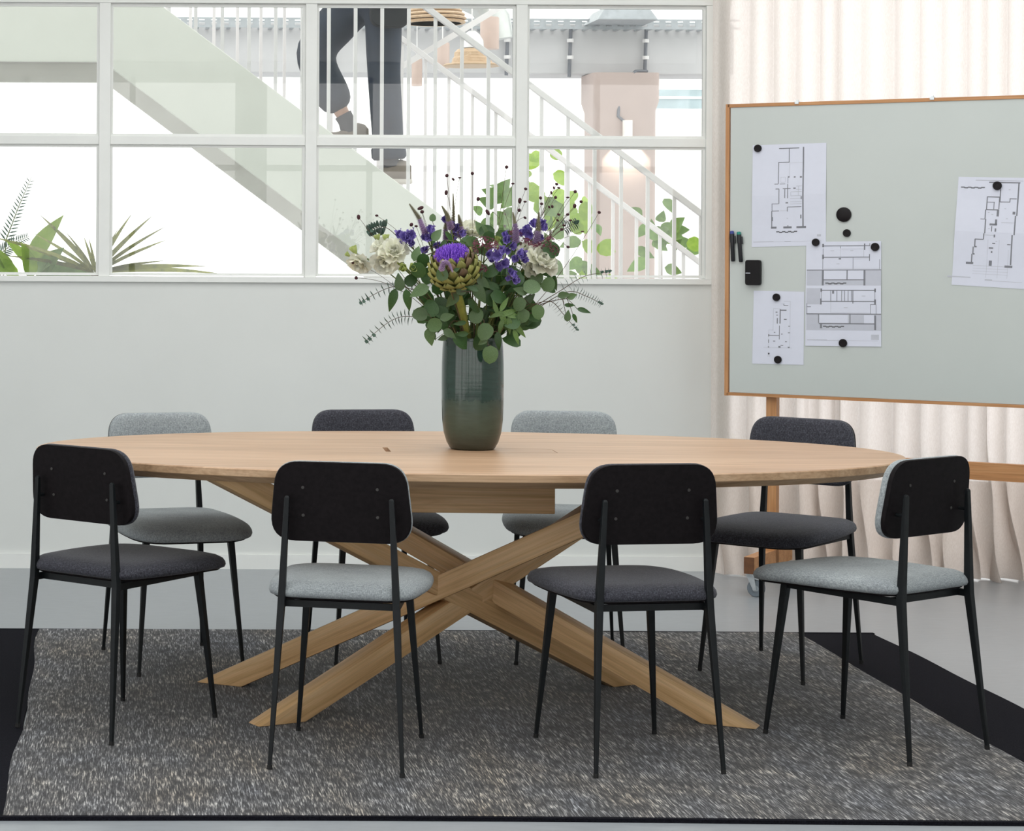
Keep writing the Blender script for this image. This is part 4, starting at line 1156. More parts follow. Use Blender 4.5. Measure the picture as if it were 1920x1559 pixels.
cluster_tree('potted_tree', 'lime-leaved potted tree behind the balusters, right of the middle window post',
             [(998, 290, 2, 0.05, ROUNDL), (1022, 318, 3, 0.05, ROUNDL), (1000, 352, 2, 0.04, ROUNDL), (1026, 358, 3, 0.05, ROUNDL), (1040, 395, 6, 0.07, ROUNDL), (1030, 425, 6, 0.07, GREENL), (1060, 400, 3, 0.06, ROUNDL), (1075, 425, 4, 0.06, GREENL), (1070, 455, 3, 0.07, ROUNDL), (1055, 480, 4, 0.08, GREENL), (1015, 380, 3, 0.05, GREENL), (1100, 500, 4, 0.09, ROUNDL), (1045, 505, 4, 0.09, GREENL)],
             (1040, 700), 12.9, (1030, 400), 5)
cluster_tree('potted_tree', 'green potted tree behind the flowers, left of the middle window post',
             [(945, 380, 7, 0.06, GREENL), (935, 410, 6, 0.07, GREENL), (915, 415, 3, 0.05, GREENL), (955, 430, 6, 0.07, GREENL), (950, 360, 2, 0.03, GREENL)],
             (945, 700), 13.3, (945, 400), 6)
cluster_tree('potted_tree', 'blue-green potted tree between the column and the curtain',
             [(1232, 395, 1, 0.03, GREENL), (1232, 425, 6, 0.06, GREENL), (1245, 435, 5, 0.05, GREENL), (1272, 445, 2, 0.03, ROUNDL), (1232, 455, 5, 0.06, GREENL), (1240, 480, 4, 0.06, GREENL), (1276, 462, 2, 0.02, GREENL)],
             (1240, 700), 14.2, (1238, 440), 8)
# ------------------------------------------------------------------ person on the stairs
PY_ = 11.25
def PP(u, v, dy=0.0): 
    x, y, z = H_at(u, v, PY_)
    return Vector((x, y + dy, z))
def skin_mesh(name, verts, edges, radii, root=0, sub=2, mat='skin'):
    me = bpy.data.meshes.new(name)
    me.from_pydata([tuple(v) for v in verts], edges, [])
    o = bpy.data.objects.new(name, me); col.objects.link(o)
    sk = o.modifiers.new('skin', 'SKIN'); sk.use_smooth_shade = True
    if not me.skin_vertices:
        bpy.context.view_layer.objects.active = o
        me.skin_vertices  # created with the modifier
    for i, r in enumerate(radii):
        sv = me.skin_vertices[0].data[i]
        sv.radius = r if isinstance(r, tuple) else (r, r)
        sv.use_root = (i == root)
    ss = o.modifiers.new('sub', 'SUBSURF'); ss.levels = sub; ss.render_levels = sub
    dg = bpy.context.evaluated_depsgraph_get()
    nm = bpy.data.meshes.new_from_object(o.evaluated_get(dg))
    bpy.data.objects.remove(o, do_unlink=True)
    for p in nm.polygons: p.use_smooth = True
    nm.materials.clear(); nm.materials.append(M[mat])
    nm.name = name
    return nm
base = PP(690, 300); base = Vector((base.x, PY_, FLOOR))
per = None
def rel(p): return Vector(p) - base
# joints (the person climbs to the left; near leg = right image leg, trailing)
pelvis = PP(690, -22); 
hipL = PP(668, 2, 0.06); kneeL = PP(580, 98, 0.07); ankL = PP(650, 226, 0.06); toeL = PP(634, 262, 0.05); heelL = PP(668, 256, 0.06)
hipR = PP(712, 2, -0.07); kneeR = PP(714, 140, -0.07); ankR = PP(724, 290, -0.07); toeR = PP(712, 333, -0.09); heelR = PP(738, 322, -0.07)
waist = PP(684, -70); chest = PP(672, -135); neck = PP(662, -190); head0 = PP(656, -215); head1 = PP(650, -255)
shR = PP(672, -172, -0.19); elR = PP(706, -95, -0.24); wrR = PP(668, -45, -0.22)
shL = PP(660, -172, 0.19); elL = PP(640, -90, 0.23); wrL = PP(592, -60, 0.2)
V = []; Ed = []; Ra = []
def v(p, r): V.append(rel(p)); Ra.append(r); return len(V) - 1
def e(a, b): Ed.append((a, b))
ip = v(pelvis, (0.14, 0.11)); iw = v(waist, (0.125, 0.10)); ic = v(chest, (0.15, 0.11)); ineck = v(neck, 0.055); ih0 = v(head0, 0.07); ih1 = v(head1, (0.085, 0.095)); ih2 = v(PP(649, -285), 0.06)
for a, b in ((ip, iw), (iw, ic), (ic, ineck), (ineck, ih0), (ih0, ih1), (ih1, ih2)): e(a, b)
for hip, kn, an, toe in ((hipL, kneeL, ankL, toeL), (hipR, kneeR, ankR, toeR)):
    a = v(hip, 0.085); b = v(kn, 0.055); c = v((kn * 0.6 + an * 0.4), 0.055); d = v(an, 0.036); t = v((toe + (heelL if an is ankL else heelR)) / 2 + Vector((0.01, 0, 0.01)), 0.026)
    e(ip, a); e(a, b); e(b, c); e(c, d); e(d, t)
for sh, el, wr in ((shR, elR, wrR), (shL, elL, wrL)):
    a = v(sh, 0.06); b = v(el, 0.042); c = v(wr, 0.028)
    e(ic, a); e(a, b); e(b, c)
    dirn = (wr - el).normalized(); side = Vector((0, 1, 0)); dn = dirn.cross(side).normalized()
    palm = v(wr + dirn * 0.06, (0.036, 0.018)); e(c, palm)
    for q in range(4):
        o_ = (q - 1.5) * 0.02; ln_ = (0.07, 0.08, 0.075, 0.06)[q]
        f1 = v(wr + dirn * 0.10 + side * o_, 0.0095); f2 = v(wr + dirn * (0.10 + ln_ * 0.55) + side * o_ + dn * 0.015, 0.0085); f3 = v(wr + dirn * (0.10 + ln_ * 0.85) + side * o_ + dn * 0.04, 0.0075)
        e(palm, f1); e(f1, f2); e(f2, f3)
    th1 = v(wr + dirn * 0.045 + side * -0.045, 0.011); th2 = v(wr + dirn * 0.085 + side * -0.06 + dn * 0.02, 0.009); e(palm, th1); e(th1, th2)
body = skin_mesh('person', V, Ed, Ra, 0, 2, 'skin')
per = link('person', body, None, None, base)
tag(per, 'person in dark navy trousers and black top climbing the stairs behind the glass', 'person')
def cloth(name, pts, edges, radii, mat, root=0, sub=2):
    me = skin_mesh(name, [rel(p) for p in pts], edges, radii, root, sub, mat)
    return link(name, me, None, per)
# trousers: wide cotton legs ending above the ankle, one cuff rolled
tp = [pelvis + Vector((0, 0, 0.10)), pelvis, hipL, hipL.lerp(kneeL, 0.55), kneeL, kneeL.lerp(ankL, 0.5), kneeL.lerp(ankL, 0.88), hipR, hipR.lerp(kneeR, 0.5), kneeR, kneeR.lerp(ankR, 0.5), kneeR.lerp(ankR, 0.98)]
te = [(0, 1), (1, 2), (2, 3), (3, 4), (4, 5), (5, 6), (1, 7), (7, 8), (8, 9), (9, 10), (10, 11)]
tr = [(0.135, 0.115), (0.155, 0.13), 0.120, 0.122, 0.120, 0.105, 0.090, 0.110, 0.098, 0.088, 0.086, 0.082]
cloth('trousers', tp, te, tr, 'trousers', 1)
d_ = (ankR - kneeR).normalized()
c0 = rel(kneeR.lerp(ankR, 0.90))
mb = MB(); mb.tube([c0, c0 + d_ * 0.012, c0 + d_ * 0.055, c0 + d_ * 0.068], [0.080, 0.089, 0.089, 0.078], 20).build('rolled_cuff', 'trousers', per, smooth=60)
jp = [pelvis + Vector((0, 0, 0.02)), waist, chest, shR, elR, elR.lerp(wrR, 0.85), shL, elL, elL.lerp(wrL, 0.85), neck + Vector((0, 0, -0.02))]
je = [(0, 1), (1, 2), (2, 3), (3, 4), (4, 5), (2, 6), (6, 7), (7, 8), (2, 9)]
jr = [(0.165, 0.14), (0.15, 0.125), (0.175, 0.13), 0.085, 0.062, 0.05, 0.085, 0.062, 0.05, 0.07]
cloth('jacket', jp, je, jr, 'jacket', 0)
# socks, shoes
for an, toe, heel in ((ankL, toeL, heelL), (ankR, toeR, heelR)):
    kn = kneeL if an is ankL else kneeR
    MB().tube([rel(an.lerp(kn, 0.10)), rel(an), rel(heel.lerp(toe, 0.35)) + Vector((0, 0, 0.03))], [0.046, 0.044, 0.044], 14).build('sock', 'sock', per, smooth=60)
    hd = rel(heel); td = rel(toe)
    zs = min(hd.z, td.z) - 0.035
    f = Vector((-1, 0, 0)); c = (hd + td) / 2; c = Vector((c.x - 0.02, c.y, zs))
    out = [(math.cos(t) * 0.135, math.sin(t) * 0.047 * (1.0 - 0.18 * math.cos(t))) for t in [2 * math.pi * i / 28 for i in range(28)]]
    def sf(a, b, h, c=c):
        up = 0.055 * max(0, min(1, (a + 0.02) / 0.1)) if h > 0.03 else 0
        return (c.x + a, c.y + b, c.z + h + up)
    MB().rings(out, [(0.9, 0.022), (0.98, 0.026), (0.97, 0.038), (0.82, 0.062), (0.55, 0.075), (0.2, 0.08)], sf).build('shoe', 'shoe', per, smooth=60)
    MB().rings(out, [(0.9, 0.0), (1.0, 0.004), (1.02, 0.012), (1.0, 0.026), (0.8, 0.028)], lambda a, b, h, c=c: (c.x + a, c.y + b, c.z + h)).build('shoe_sole', 'sole', per, smooth=60)
# head details: hair cap, nose, ears, eyes, mouth (face turned to the left, up the stairs)
hc = rel(head1)
mb = MB()
for i in range(9):
    pass
bm = bmesh.new(); bmesh.ops.create_uvsphere(bm, u_segments=20, v_segments=14, radius=0.108)
for q in list(bm.verts):
    q.co.x *= 1.02; q.co.y *= 0.86; q.co.z *= 1.1
bmesh.ops.delete(bm, geom=[q for q in bm.verts if q.co.z < 0.01 and q.co.x < 0.03], context='VERTS')
me = bpy.data.meshes.new('hair'); bm.to_mesh(me); bm.free()
for p in me.polygons: p.use_smooth = True
o = link('hair', me, 'hair', per, hc + Vector((0.012, 0, 0.012)))
MB().tube([hc + Vector((-0.082, 0, 0.0)), hc + Vector((-0.108, 0, -0.028)), hc + Vector((-0.085, 0, -0.036))], [0.008, 0.013, 0.010], 8).build('nose', 'skin', per, smooth=60)
for s in (-1, 1):
    MB().tube([hc + Vector((-0.072, s * 0.032, 0.0)), hc + Vector((-0.088, s * 0.032, 0.0))], [0.013, 0.008], 10).build('eye', 'sole', per, smooth=60)
    MB().tube([hc + Vector((0.01, s * 0.082, -0.03)), hc + Vector((0.012, s * 0.094, 0.0)), hc + Vector((0.01, s * 0.086, 0.02))], [0.010, 0.016, 0.010], 8).build('ear', 'skin', per, smooth=60)
MB().tube([hc + Vector((-0.080, -0.022, -0.060)), hc + Vector((-0.092, 0, -0.060)), hc + Vector((-0.080, 0.022, -0.060))], [0.004, 0.007, 0.004], 8).build('mouth', 'lamp_rose', per, smooth=60)
# small black shoulder bag at the hip
bg_ = tag(empty('shoulder_bag', PP(722, 24, -0.20)), 'small black bag with a round badge hanging at the climbing person\'s hip', 'bag')
MB().rings(rounded([(-0.11, -0.09), (0.085, -0.10), (0.085, 0.10), (-0.11, 0.10)], 0.06, 6), [(0.5, -0.045), (0.96, -0.045), (1.0, -0.03), (1.0, 0.02), (0.96, 0.03), (0.5, 0.03)], lambda a, b, h: (a, h, b)).build('bag_body', 'jacket', bg_, smooth=40)
MB().tube([(-0.05, -0.044, 0.03), (-0.05, -0.052, 0.03)], 0.032, 20).build('badge', 'conduit', bg_)
MB().tube([(-0.05, -0.050, 0.03), (-0.05, -0.056, 0.03)], 0.018, 20).build('badge_core', 'magnet', bg_)
MB().tube([(-0.09, -0.01, 0.08), (-0.12, 0.0, 0.3), (-0.12, 0.10, 0.56), (-0.10, 0.3, 0.62)], 0.010, 8).build('strap', 'jacket', bg_)
# ------------------------------------------------------------------ the bouquet
MOUTH = Vector((VX, VY, TZ + 0.335))
def Q(u, v, dy=0.0):
    return Vector(H_at(u, v, VY + dy))
rb = random.Random(21)
def bez(a, c, b, n=10):
    return [a * (1 - t) ** 2 + c * 2 * t * (1 - t) + b * t * t for t in [i / n for i in range(n + 1)]]
def stem_path(end, up=0.10, n=10, mouth=None):
    end = Vector(end)
    d = Vector((end.x - VX, end.y - VY, 0)); L_ = d.length
    dn = d / L_ if L_ > 1e-6 else Vector((0, 0, 0))
    r = min(0.062, L_ * 0.30) + 0.006
    m = mouth or (MOUTH + dn * r)
    s = MOUTH + Vector((-dn.x * 0.03, -dn.y * 0.03, -0.20))
    c = m + (end - m) * 0.45 + Vector((0, 0, up))
    return [s] + bez(m, c, end, n)
def sprig(name, label, cat, grp, end, up=0.1, r0=0.0022, r1=0.001, mat='stem', mouth=None, n=10):
    pts = stem_path(end, up, n, mouth)
    o = tag(empty(name, MOUTH), label, cat, grp)
    k = len(pts)
    MB().tube([p - MOUTH for p in pts], [r0 + (r1 - r0) * i / (k - 1) for i in range(k)], 6).build('stem', mat, o, smooth=60)
    return o, [p - MOUTH for p in pts]
def along(pts, t):
    t = max(0, min(0.9999, t)) * (len(pts) - 1); i = int(t)
    return pts[i].lerp(pts[i + 1], t - i), (pts[i + 1] - pts[i]).normalized()

# ---- artichoke in flower
a0 = Q(852, 508, -0.16)
art, pts = sprig('artichoke_flower', 'large artichoke in bloom with a bright violet tuft, front centre of the bouquet', 'flower', None, a0 + Vector((0.012, 0.02, -0.07)), 0.02, 0.011, 0.012, 'stem_thick', MOUTH + Vector((-0.022, -0.045, 0)))
ax = Vector((-0.24, -0.42, 0.88)).normalized()        # the head looks up and a little towards the viewer
s_ = ax.orthogonal().normalized(); t_ = ax.cross(s_)
ctr = a0 - MOUTH
Rg = 0.072
mb = MB()
prof = [(0.0, -0.055), (0.03, -0.052), (0.058, -0.034), (0.070, -0.006), (0.066, 0.022), (0.048, 0.040), (0.0, 0.044)]
n_ = 20; vs = []; fs = []
for r, h in prof:
    for k in range(n_):
        a = 2 * math.pi * k / n_
        vs.append(ctr + ax * h + (s_ * math.cos(a) + t_ * math.sin(a)) * (r * 0.82))
for i in range(len(prof) - 1):
    for k in range(n_): fs.append((i * n_ + k, i * n_ + (k + 1) % n_, (i + 1) * n_ + (k + 1) % n_, (i + 1) * n_ + k))
mb.add(vs, fs); mb.build('head_core', 'bract', art, smooth=60)
def bract_mesh(mat):
    mb = MB(); vs = []; fs = []
    rows = [(0.0, 0.016, 0.0), (0.014, 0.020, 0.005), (0.028, 0.0185, 0.009), (0.040, 0.011, 0.0095), (0.048, 0.003, 0.007)]
    for x, w, z in rows:
        for q in (-1, -0.5, 0, 0.5, 1): vs.append((x, w * q, z - 0.004 * q * q * 1.4))
    for x, w, z in rows:
        for q in (-1, -0.5, 0, 0.5, 1): vs.append((x, w * q * 0.9, z - 0.004 * q * q * 1.4 - 0.004))
    for i in range(4):
        for k in range(4):
            a = i * 5 + k
            fs.append((a, a + 5, a + 6, a + 1)); fs.append((a + 25, a + 26, a + 31, a + 30))
    for i in range(4):
        a = i * 5; fs += [(a, a + 25, a + 30, a + 5), (a + 4, a + 9, a + 34, a + 29)]
    mb.add(vs, fs)
    me = mb.mesh('bract', smooth=70); me.materials.append(M[mat]); return me
BR = [bract_mesh('bract'), bract_mesh('bract_tip')]
for row, (h, r, nb, tilt, sc) in enumerate(((-0.050, 0.040, 9, 0.9, 0.9), (-0.036, 0.060, 12, 0.62, 1.0), (-0.018, 0.070, 13, 0.42, 1.0), (0.000, 0.0715, 13, 0.25, 0.95), (0.018, 0.066, 12, 0.12, 0.9), (0.030, 0.056, 11, 0.05, 0.85))):
    for k in range(nb):
        a = 2 * math.pi * (k + 0.5 * (row % 2)) / nb + rb.uniform(-0.05, 0.05)
        rad = s_ * math.cos(a) + t_ * math.sin(a)
        put(BR[1 if row >= 3 and rb.random() < 0.6 else 0], 'bract', art, ctr + ax * h + rad * r * 0.82, ax * (1 - tilt * 0.35) + rad * tilt, rad, sc * 0.88 * rb.uniform(0.9, 1.1))
mb = MB()
tc = ctr + ax * 0.040
for i in range(700):
    r = math.sqrt(rb.random()) * 0.050; a = rb.uniform(0, 6.283)
    rad = s_ * math.cos(a) + t_ * math.sin(a)
    p = tc + rad * r * 0.9 - ax * 0.006
    h = 0.046 * (1 - 0.35 * (r / 0.047) ** 2) * rb.uniform(0.68, 1.15)
    d = (ax + rad * (r / 0.047) * 0.30 + Vector((rb.uniform(-1, 1), rb.uniform(-1, 1), rb.uniform(-1, 1))) * 0.10).normalized()
    q = d.orthogonal().normalized() * 0.0017; w_ = d.cross(q)
    e_ = p + d * h
    mb.add([p + q, p - q * 0.5 + w_ * 0.87, p - q * 0.5 - w_ * 0.87, e_ + q * 0.7, e_ - q * 0.35 + w_ * 0.6, e_ - q * 0.35 - w_ * 0.6], [(0, 1, 4, 3), (1, 2, 5, 4), (2, 0, 3, 5), (3, 4, 5)])
o = mb.build('violet_tuft', 'thistle', art, recalc=False); o['kind'] = 'stuff'

# ---- cream lisianthus
def petal_mesh(name, mat, L_=0.045, W_=0.046, cup=0.5, ruff=0.004):
    mb = MB(); vs = []; fs = []; nu, nv = 6, 6
    for j in range(nv + 1):
        t = j / nv
        w = W_ * (0.22 + 0.78 * math.sin(min(1, t * 1.15) * math.pi / 2)) * (1 - 0.35 * max(0, t - 0.75) / 0.25)
        for i in range(nu + 1):
            q = i / nu * 2 - 1
            x = L_ * t * (1 - 0.12 * q * q * t)
            z = cup * w * 0.5 * (q * q) + 0.25 * L_ * t * t * cup + ruff * math.sin(q * 7 + t * 3) * t * t - 0.18 * L_ * max(0, t - 0.8)
            vs.append((x, w / 2 * q, z))
    for j in range(nv):
        for i in range(nu): a = j * (nu + 1) + i; fs.append((a, a + 1, a + nu + 2, a + nu + 1))
    mb.add(vs, fs); me = mb.mesh(name, smooth=180, recalc=False); me.materials.append(M[mat]); return me
WP = petal_mesh('cream_petal', 'white_petal')
GB = petal_mesh('bud_petal', 'green_bud', 0.030, 0.022, 0.7, 0.001)
PV = petal_mesh('violet_petal', 'purple_petal', 0.026, 0.024, 0.6, 0.003)
LV = leaf_mesh('slim_leaf', 0.06, 0.014, fold=0.3, curl=0.2, n=6, mat='leaf_dark')
def rosette(parent, c, axis, size=1.0, rings=((4, 0.10, 0.55), (5, 0.30, 0.8), (6, 0.62, 1.0), (6, 1.0, 1.05)), me=None, nm='petal'):
    axis = Vector(axis).normalized(); s = axis.orthogonal().normalized(); t = axis.cross(s)
    for q, (nb, op, sc) in enumerate(rings):
        for k in range(nb):
            a = 2 * math.pi * (k + 0.4 * q) / nb + rb.uniform(-0.15, 0.15)
            rad = s * math.cos(a) + t * math.sin(a)
            put(me or WP, nm, parent, c + rad * 0.004 * sc * size - axis * 0.012 * size, axis * (1.15 - op) + rad * op, axis * op - rad * (1.15 - op), size * sc * rb.uniform(0.9, 1.08))
def lisianthus(label, blooms, buds, end, up=0.08):
    o, pts = sprig('lisianthus', label, 'flower', 'cream lisianthus stems', end, up, 0.0022, 0.0016)
    endl = Vector(end) - MOUTH
    for (p, axs, sz) in blooms:
        c = Vector(p) - MOUTH
        b0, _ = along(pts, 0.72)
        if (c - endl).length > 0.01: MB().tube(bez(b0, (b0 + c) / 2 + Vector((0, 0, 0.015)), c - Vector(axs).normalized() * 0.01, 5), 0.0014, 5).build('flower_stalk', 'stem', o)
        rosette(o, c, axs, sz)
        for k in range(4):
            put(LV, 'sepal', o, c - Vector(axs).normalized() * 0.012 * sz, Vector(axs) * 0.4 + Vector((math.cos(k * 1.57), math.sin(k * 1.57), 0)), axs, 0.45)
    for (p, axs, sz) in buds:
        c = Vector(p) - MOUTH
        b0, _ = along(pts, 0.75)
        MB().tube(bez(b0, (b0 + c) / 2 + Vector((0, 0, 0.01)), c - Vector(axs).normalized() * 0.01, 5), 0.0012, 5).build('flower_stalk', 'stem', o)
        rosette(o, c, axs, sz, ((3, 0.06, 0.9), (4, 0.22, 1.0), (4, 0.45, 1.0)), GB, 'bud_petal')
lisianthus('cream lisianthus reaching furthest left, with two nodding blooms and buds', [(Q(673, 493, -0.05), (-0.35, -0.5, -0.55), 0.85)], [(Q(664, 470, -0.05), (-0.4, -0.2, 0.7), 0.85), (Q(652, 478, -0.03), (-0.7, -0.2, 0.5), 0.5)], Q(680, 482, -0.04), 0.06)
lisianthus('cream lisianthus with a double bloom left of the artichoke', [(Q(738, 470, -0.10), (-0.1, -0.8, 0.5), 1.0), (Q(722, 490, -0.09), (-0.3, -0.75, -0.25), 0.95), (Q(716, 462, -0.06), (-0.4, -0.4, 0.7), 0.8)], [(Q(707, 447, -0.04), (-0.3, -0.1, 0.9), 0.7), (Q(722, 447, -0.05), (0, -0.2, 0.9), 0.75)], Q(728, 478, -0.08), 0.06)
lisianthus('lisianthus still in green bud beside the artichoke', [], [(Q(757, 503, -0.13), (-0.5, -0.7, 0.2), 0.9), (Q(772, 503, -0.13), (0.1, -0.8, 0.2), 0.9), (Q(752, 495, -0.11), (-0.6, -0.4, 0.5), 0.6)], Q(762, 505, -0.11), 0.04)
lisianthus('cream lisianthus standing highest at the centre back', [(Q(882, 433, 0.05), (0.0, -0.4, 0.9), 1.0)], [(Q(930, 452, 0.0), (0.1, -0.5, 0.8), 0.8)], Q(885, 440, 0.05), 0.03)
lisianthus('cream lisianthus opening wide at the right of the bouquet', [(Q(1015, 488, -0.10), (0.35, -0.75, 0.5), 1.15), (Q(990, 476, -0.07), (-0.1, -0.7, 0.6), 0.9), (Q(1000, 500, -0.09), (0.0, -0.9, 0.1), 0.8)], [(Q(1030, 505, -0.08), (0.5, -0.6, -0.1), 0.8)], Q(1008, 490, -0.08), 0.06)

# ---- violet monkshood
def hood(parent, c, d, s):
    d = Vector(d).normalized(); sd = d.orthogonal().normalized(); t = d.cross(sd)
    put(PV, 'floret', parent, c, d + Vector((0, 0, 0.5)), Vector((0, 0, 1)).cross(sd) + d * -0.8, s * 1.1)
    for k in range(4):
        a = 2 * math.pi * k / 4 + 0.6 + rb.uniform(-0.3, 0.3); rad = sd * math.cos(a) + t * math.sin(a)
        put(PV, 'floret', parent, c, d * 0.85 + rad * 0.75, d - rad * 0.9, s * rb.uniform(0.8, 1.1))
def monkshood(label, florets, end, up=0.06):
    o, pts = sprig('monkshood', label, 'flower', 'violet monkshood stems', end, up, 0.002, 0.0012)
    for (u, v_, dy, s) in florets:
        c = Q(u, v_, dy) - MOUTH
        b0, _ = along(pts, 0.86)
        MB().tube([b0, (b0 + c) / 2 + Vector((0, 0, 0.006)), c], 0.001, 5).build('flower_stalk', 'stem', o)
        hood(o, c, (rb.uniform(-0.5, 0.5), -0.9, rb.uniform(-0.1, 0.4)), s)
monkshood('violet monkshood at the upper left, above the double cream bloom', [(746, 440, -0.09, 1.0), (758, 448, -0.1, 1.2), (770, 440, -0.1, 1.1), (764, 455, -0.1, 1.0), (750, 455, -0.09, 0.9), (772, 456, -0.1, 0.8)], Q(760, 446, -0.08))
monkshood('violet monkshood between the left spikes and the artichoke', [(800, 434, -0.05, 1.1), (795, 448, -0.05, 0.9), (806, 446, -0.06, 0.9), (798, 470, -0.05, 0.9), (815, 462, -0.03, 0.9)], Q(800, 446, -0.04))
monkshood('violet monkshood behind the violet artichoke tuft', [(842, 425, 0.03, 1.0), (855, 430, 0.03, 1.0), (846, 442, 0.03, 0.9), (832, 412, 0.04, 0.9), (862, 440, 0.02, 0.9)], Q(846, 430, 0.04))
monkshood('violet monkshood hanging right of the artichoke, beside the maroon heads', [(912, 478, -0.14, 1.0), (935, 480, -0.15, 1.2), (940, 495, -0.15, 1.1), (930, 500, -0.14, 1.0), (942, 470, -0.13, 0.9), (918, 490, -0.13, 0.7)], Q(932, 486, -0.12))
monkshood('violet monkshood left of the right-hand cream bloom', [(968, 475, -0.13, 1.0), (978, 482, -0.13, 1.1), (966, 486, -0.12, 0.9), (980, 490, -0.13, 0.8)], Q(972, 482, -0.11))
monkshood('lowest violet monkshood, hanging over the round leaves at right', [(955, 508, -0.14, 0.7), (957, 518, -0.15, 0.9), (962, 526, -0.15, 0.9), (952, 522, -0.14, 0.7)], Q(957, 516, -0.13))
monkshood('violet monkshood at the upper right of the bouquet', [(985, 430, -0.03, 1.1), (1000, 424, -0.03, 1.1), (995, 440, -0.04, 1.1), (1012, 430, -0.03, 1.0), (975, 440, -0.04, 1.0), (1008, 446, -0.04, 0.9), (1015, 420, -0.02, 0.9)], Q(996, 432, -0.02))
monkshood('violet monkshood beside the pink spike right of centre', [(948, 452, -0.06, 1.0), (955, 462, -0.07, 1.0), (950, 470, -0.07, 0.8), (945, 440, -0.05, 0.8)], Q(950, 456, -0.05))

# ---- maroon sedum heads (hundreds of tiny stars: one part)
def sedum(label, heads, end):
    o, pts = sprig('sedum', label, 'flower', 'maroon sedum heads', end, 0.04, 0.0024, 0.002)
    mb = MB()
    for (u, v_, dy, rx, rz) in heads:
        c = Q(u, v_, dy) - MOUTH
        b0, _ = along(pts, 0.85)
        MB().tube([b0, c - Vector((0, 0, rz * 0.5))], 0.0016, 5).build('flower_stalk', 'stem', o)
        for _ in range(int(3200 * rx)):
            a = rb.uniform(0, 6.283); h = rb.uniform(-0.5, 1); r = math.sqrt(max(0, 1 - h * h)) * rb.uniform(0.8, 1)
            p = c + Vector((math.cos(a) * r * rx, math.sin(a) * r * rx * 0.8, h * rz))
            d = (p - c).normalized(); q = d.orthogonal().normalized(); w_ = d.cross(q); z = rb.uniform(0.003, 0.0048)
            b = p - d * z
            pts5 = []
            for k in range(5):
                for rr, hh in ((z, z * 0.9), (z * 0.35, z * 0.3)):
                    an = 2 * math.pi * (k + (0 if rr == z else 0.5)) / 5
                    pts5.append(b + (q * math.cos(an) + w_ * math.sin(an)) * rr + d * hh)
            i0 = len(pts5); pts5.append(b)
            mb.add(pts5, [(i, (i + 1) % 10, i0) for i in range(10)])
    x = mb.build('flower_cluster', 'sedum', o, recalc=False); x['kind'] = 'stuff'
sedum('maroon sedum head right behind the artichoke', [(908, 457, -0.13, 0.040, 0.024), (925, 464, -0.13, 0.026, 0.018), (884, 474, -0.15, 0.024, 0.020)], Q(908, 470, -0.08))
sedum('small maroon sedum cluster below the first, above the oval leaf', [(903, 505, -0.17, 0.018, 0.016)], Q(903, 515, -0.15))
sedum('maroon sedum head at the right edge beside the cream bloom', [(1020, 460, -0.10, 0.026, 0.018), (1038, 472, -0.10, 0.017, 0.022), (1030, 450, -0.08, 0.017, 0.014)], Q(1024, 468, -0.05))
sedum('maroon sedum head between the upper right violet flowers', [(965, 441, -0.06, 0.024, 0.018), (985, 455, -0.07, 0.022, 0.016), (1000, 464, -0.08, 0.018, 0.014)], Q(976, 455, -0.02))

# ---- veronica spikes
def spike(label, pl, mat2='veronica', w=0.0085, green=0.55):
    P_ = [Q(*p) for p in pl]
    o, pts = sprig('veronica_spike', label, 'flower', 'slender veronica spikes', P_[0], 0.04, 0.0018, 0.0016)
    L_ = [p - MOUTH for p in P_]
    for nm, t0, t1, mt in (('floret_band', 0.0, 1 - green, mat2), ('spike_tip', 1 - green, 1.0, 'veronica_tip')):
        mb = MB()
        N_ = int(160 * (t1 - t0)) + 10
        for i in range(N_):
            t = t0 + (t1 - t0) * i / N_
            p, d = along(L_, t)
            r = w * (1 - t) ** 0.6 + 0.0008
            a = i * 2.399
            q = d.orthogonal().normalized(); w_ = d.cross(q)
            rad = q * math.cos(a) + w_ * math.sin(a)
            z = 0.0046 * (1.1 - 0.7 * t)
            tip = p + rad * (r + z) + d * z * 0.8
            b = p + rad * r * 0.2; sd = rad.cross(d) * z * 0.8
            mb.add([b - d * z * 0.6, b + sd, b + d * z * 0.6, b - sd, tip], [(0, 1, 4), (1, 2, 4), (2, 3, 4), (3, 0, 4)])
        mb.tube([along(L_, t0 + (t1 - t0) * i / 8)[0] for i in range(9)], [w * 0.55 * (1 - (t0 + (t1 - t0) * i / 8)) ** 0.6 + 0.0009 for i in range(9)], 6)
        x = mb.build(nm, mt, o, recalc=False); x['kind'] = 'stuff'
spike('pointed green veronica spike at the upper left, leaning left', [(797, 440, -0.06), (784, 408, -0.06), (766, 382, -0.06)])
spike('veronica spike left of centre, just right of the leaning one', [(845, 430, 0.0), (838, 405, 0.0), (827, 386, 0.0)], green=0.7)
spike('tallest thin veronica spike above the artichoke', [(848, 440, 0.02), (849, 400, 0.02), (848, 363, 0.02)], w=0.005, green=0.8)
spike('short veronica spike behind the artichoke tuft', [(862, 445, 0.02), (862, 420, 0.02), (858, 402, 0.02)], green=0.6)
spike('pink veronica spike right of the cream centre bloom', [(966, 456, -0.08), (966, 428, -0.08), (960, 398, -0.08)], green=0.35, w=0.0105)
spike('pink veronica spike in front of the upper right violet flowers', [(1003, 462, -0.07), (1008, 430, -0.07), (1009, 398, -0.07)], green=0.55, w=0.0115)
spike('bent pink veronica spike drooping over the artichoke bracts', [(826, 508, -0.255), (831, 490, -0.26), (841, 494, -0.262), (848, 510, -0.262)], green=0.0, w=0.006)
spike('veronica spike between the violet flowers behind the artichoke', [(836, 455, 0.04), (834, 430, 0.04), (836, 408, 0.04)], green=0.5)

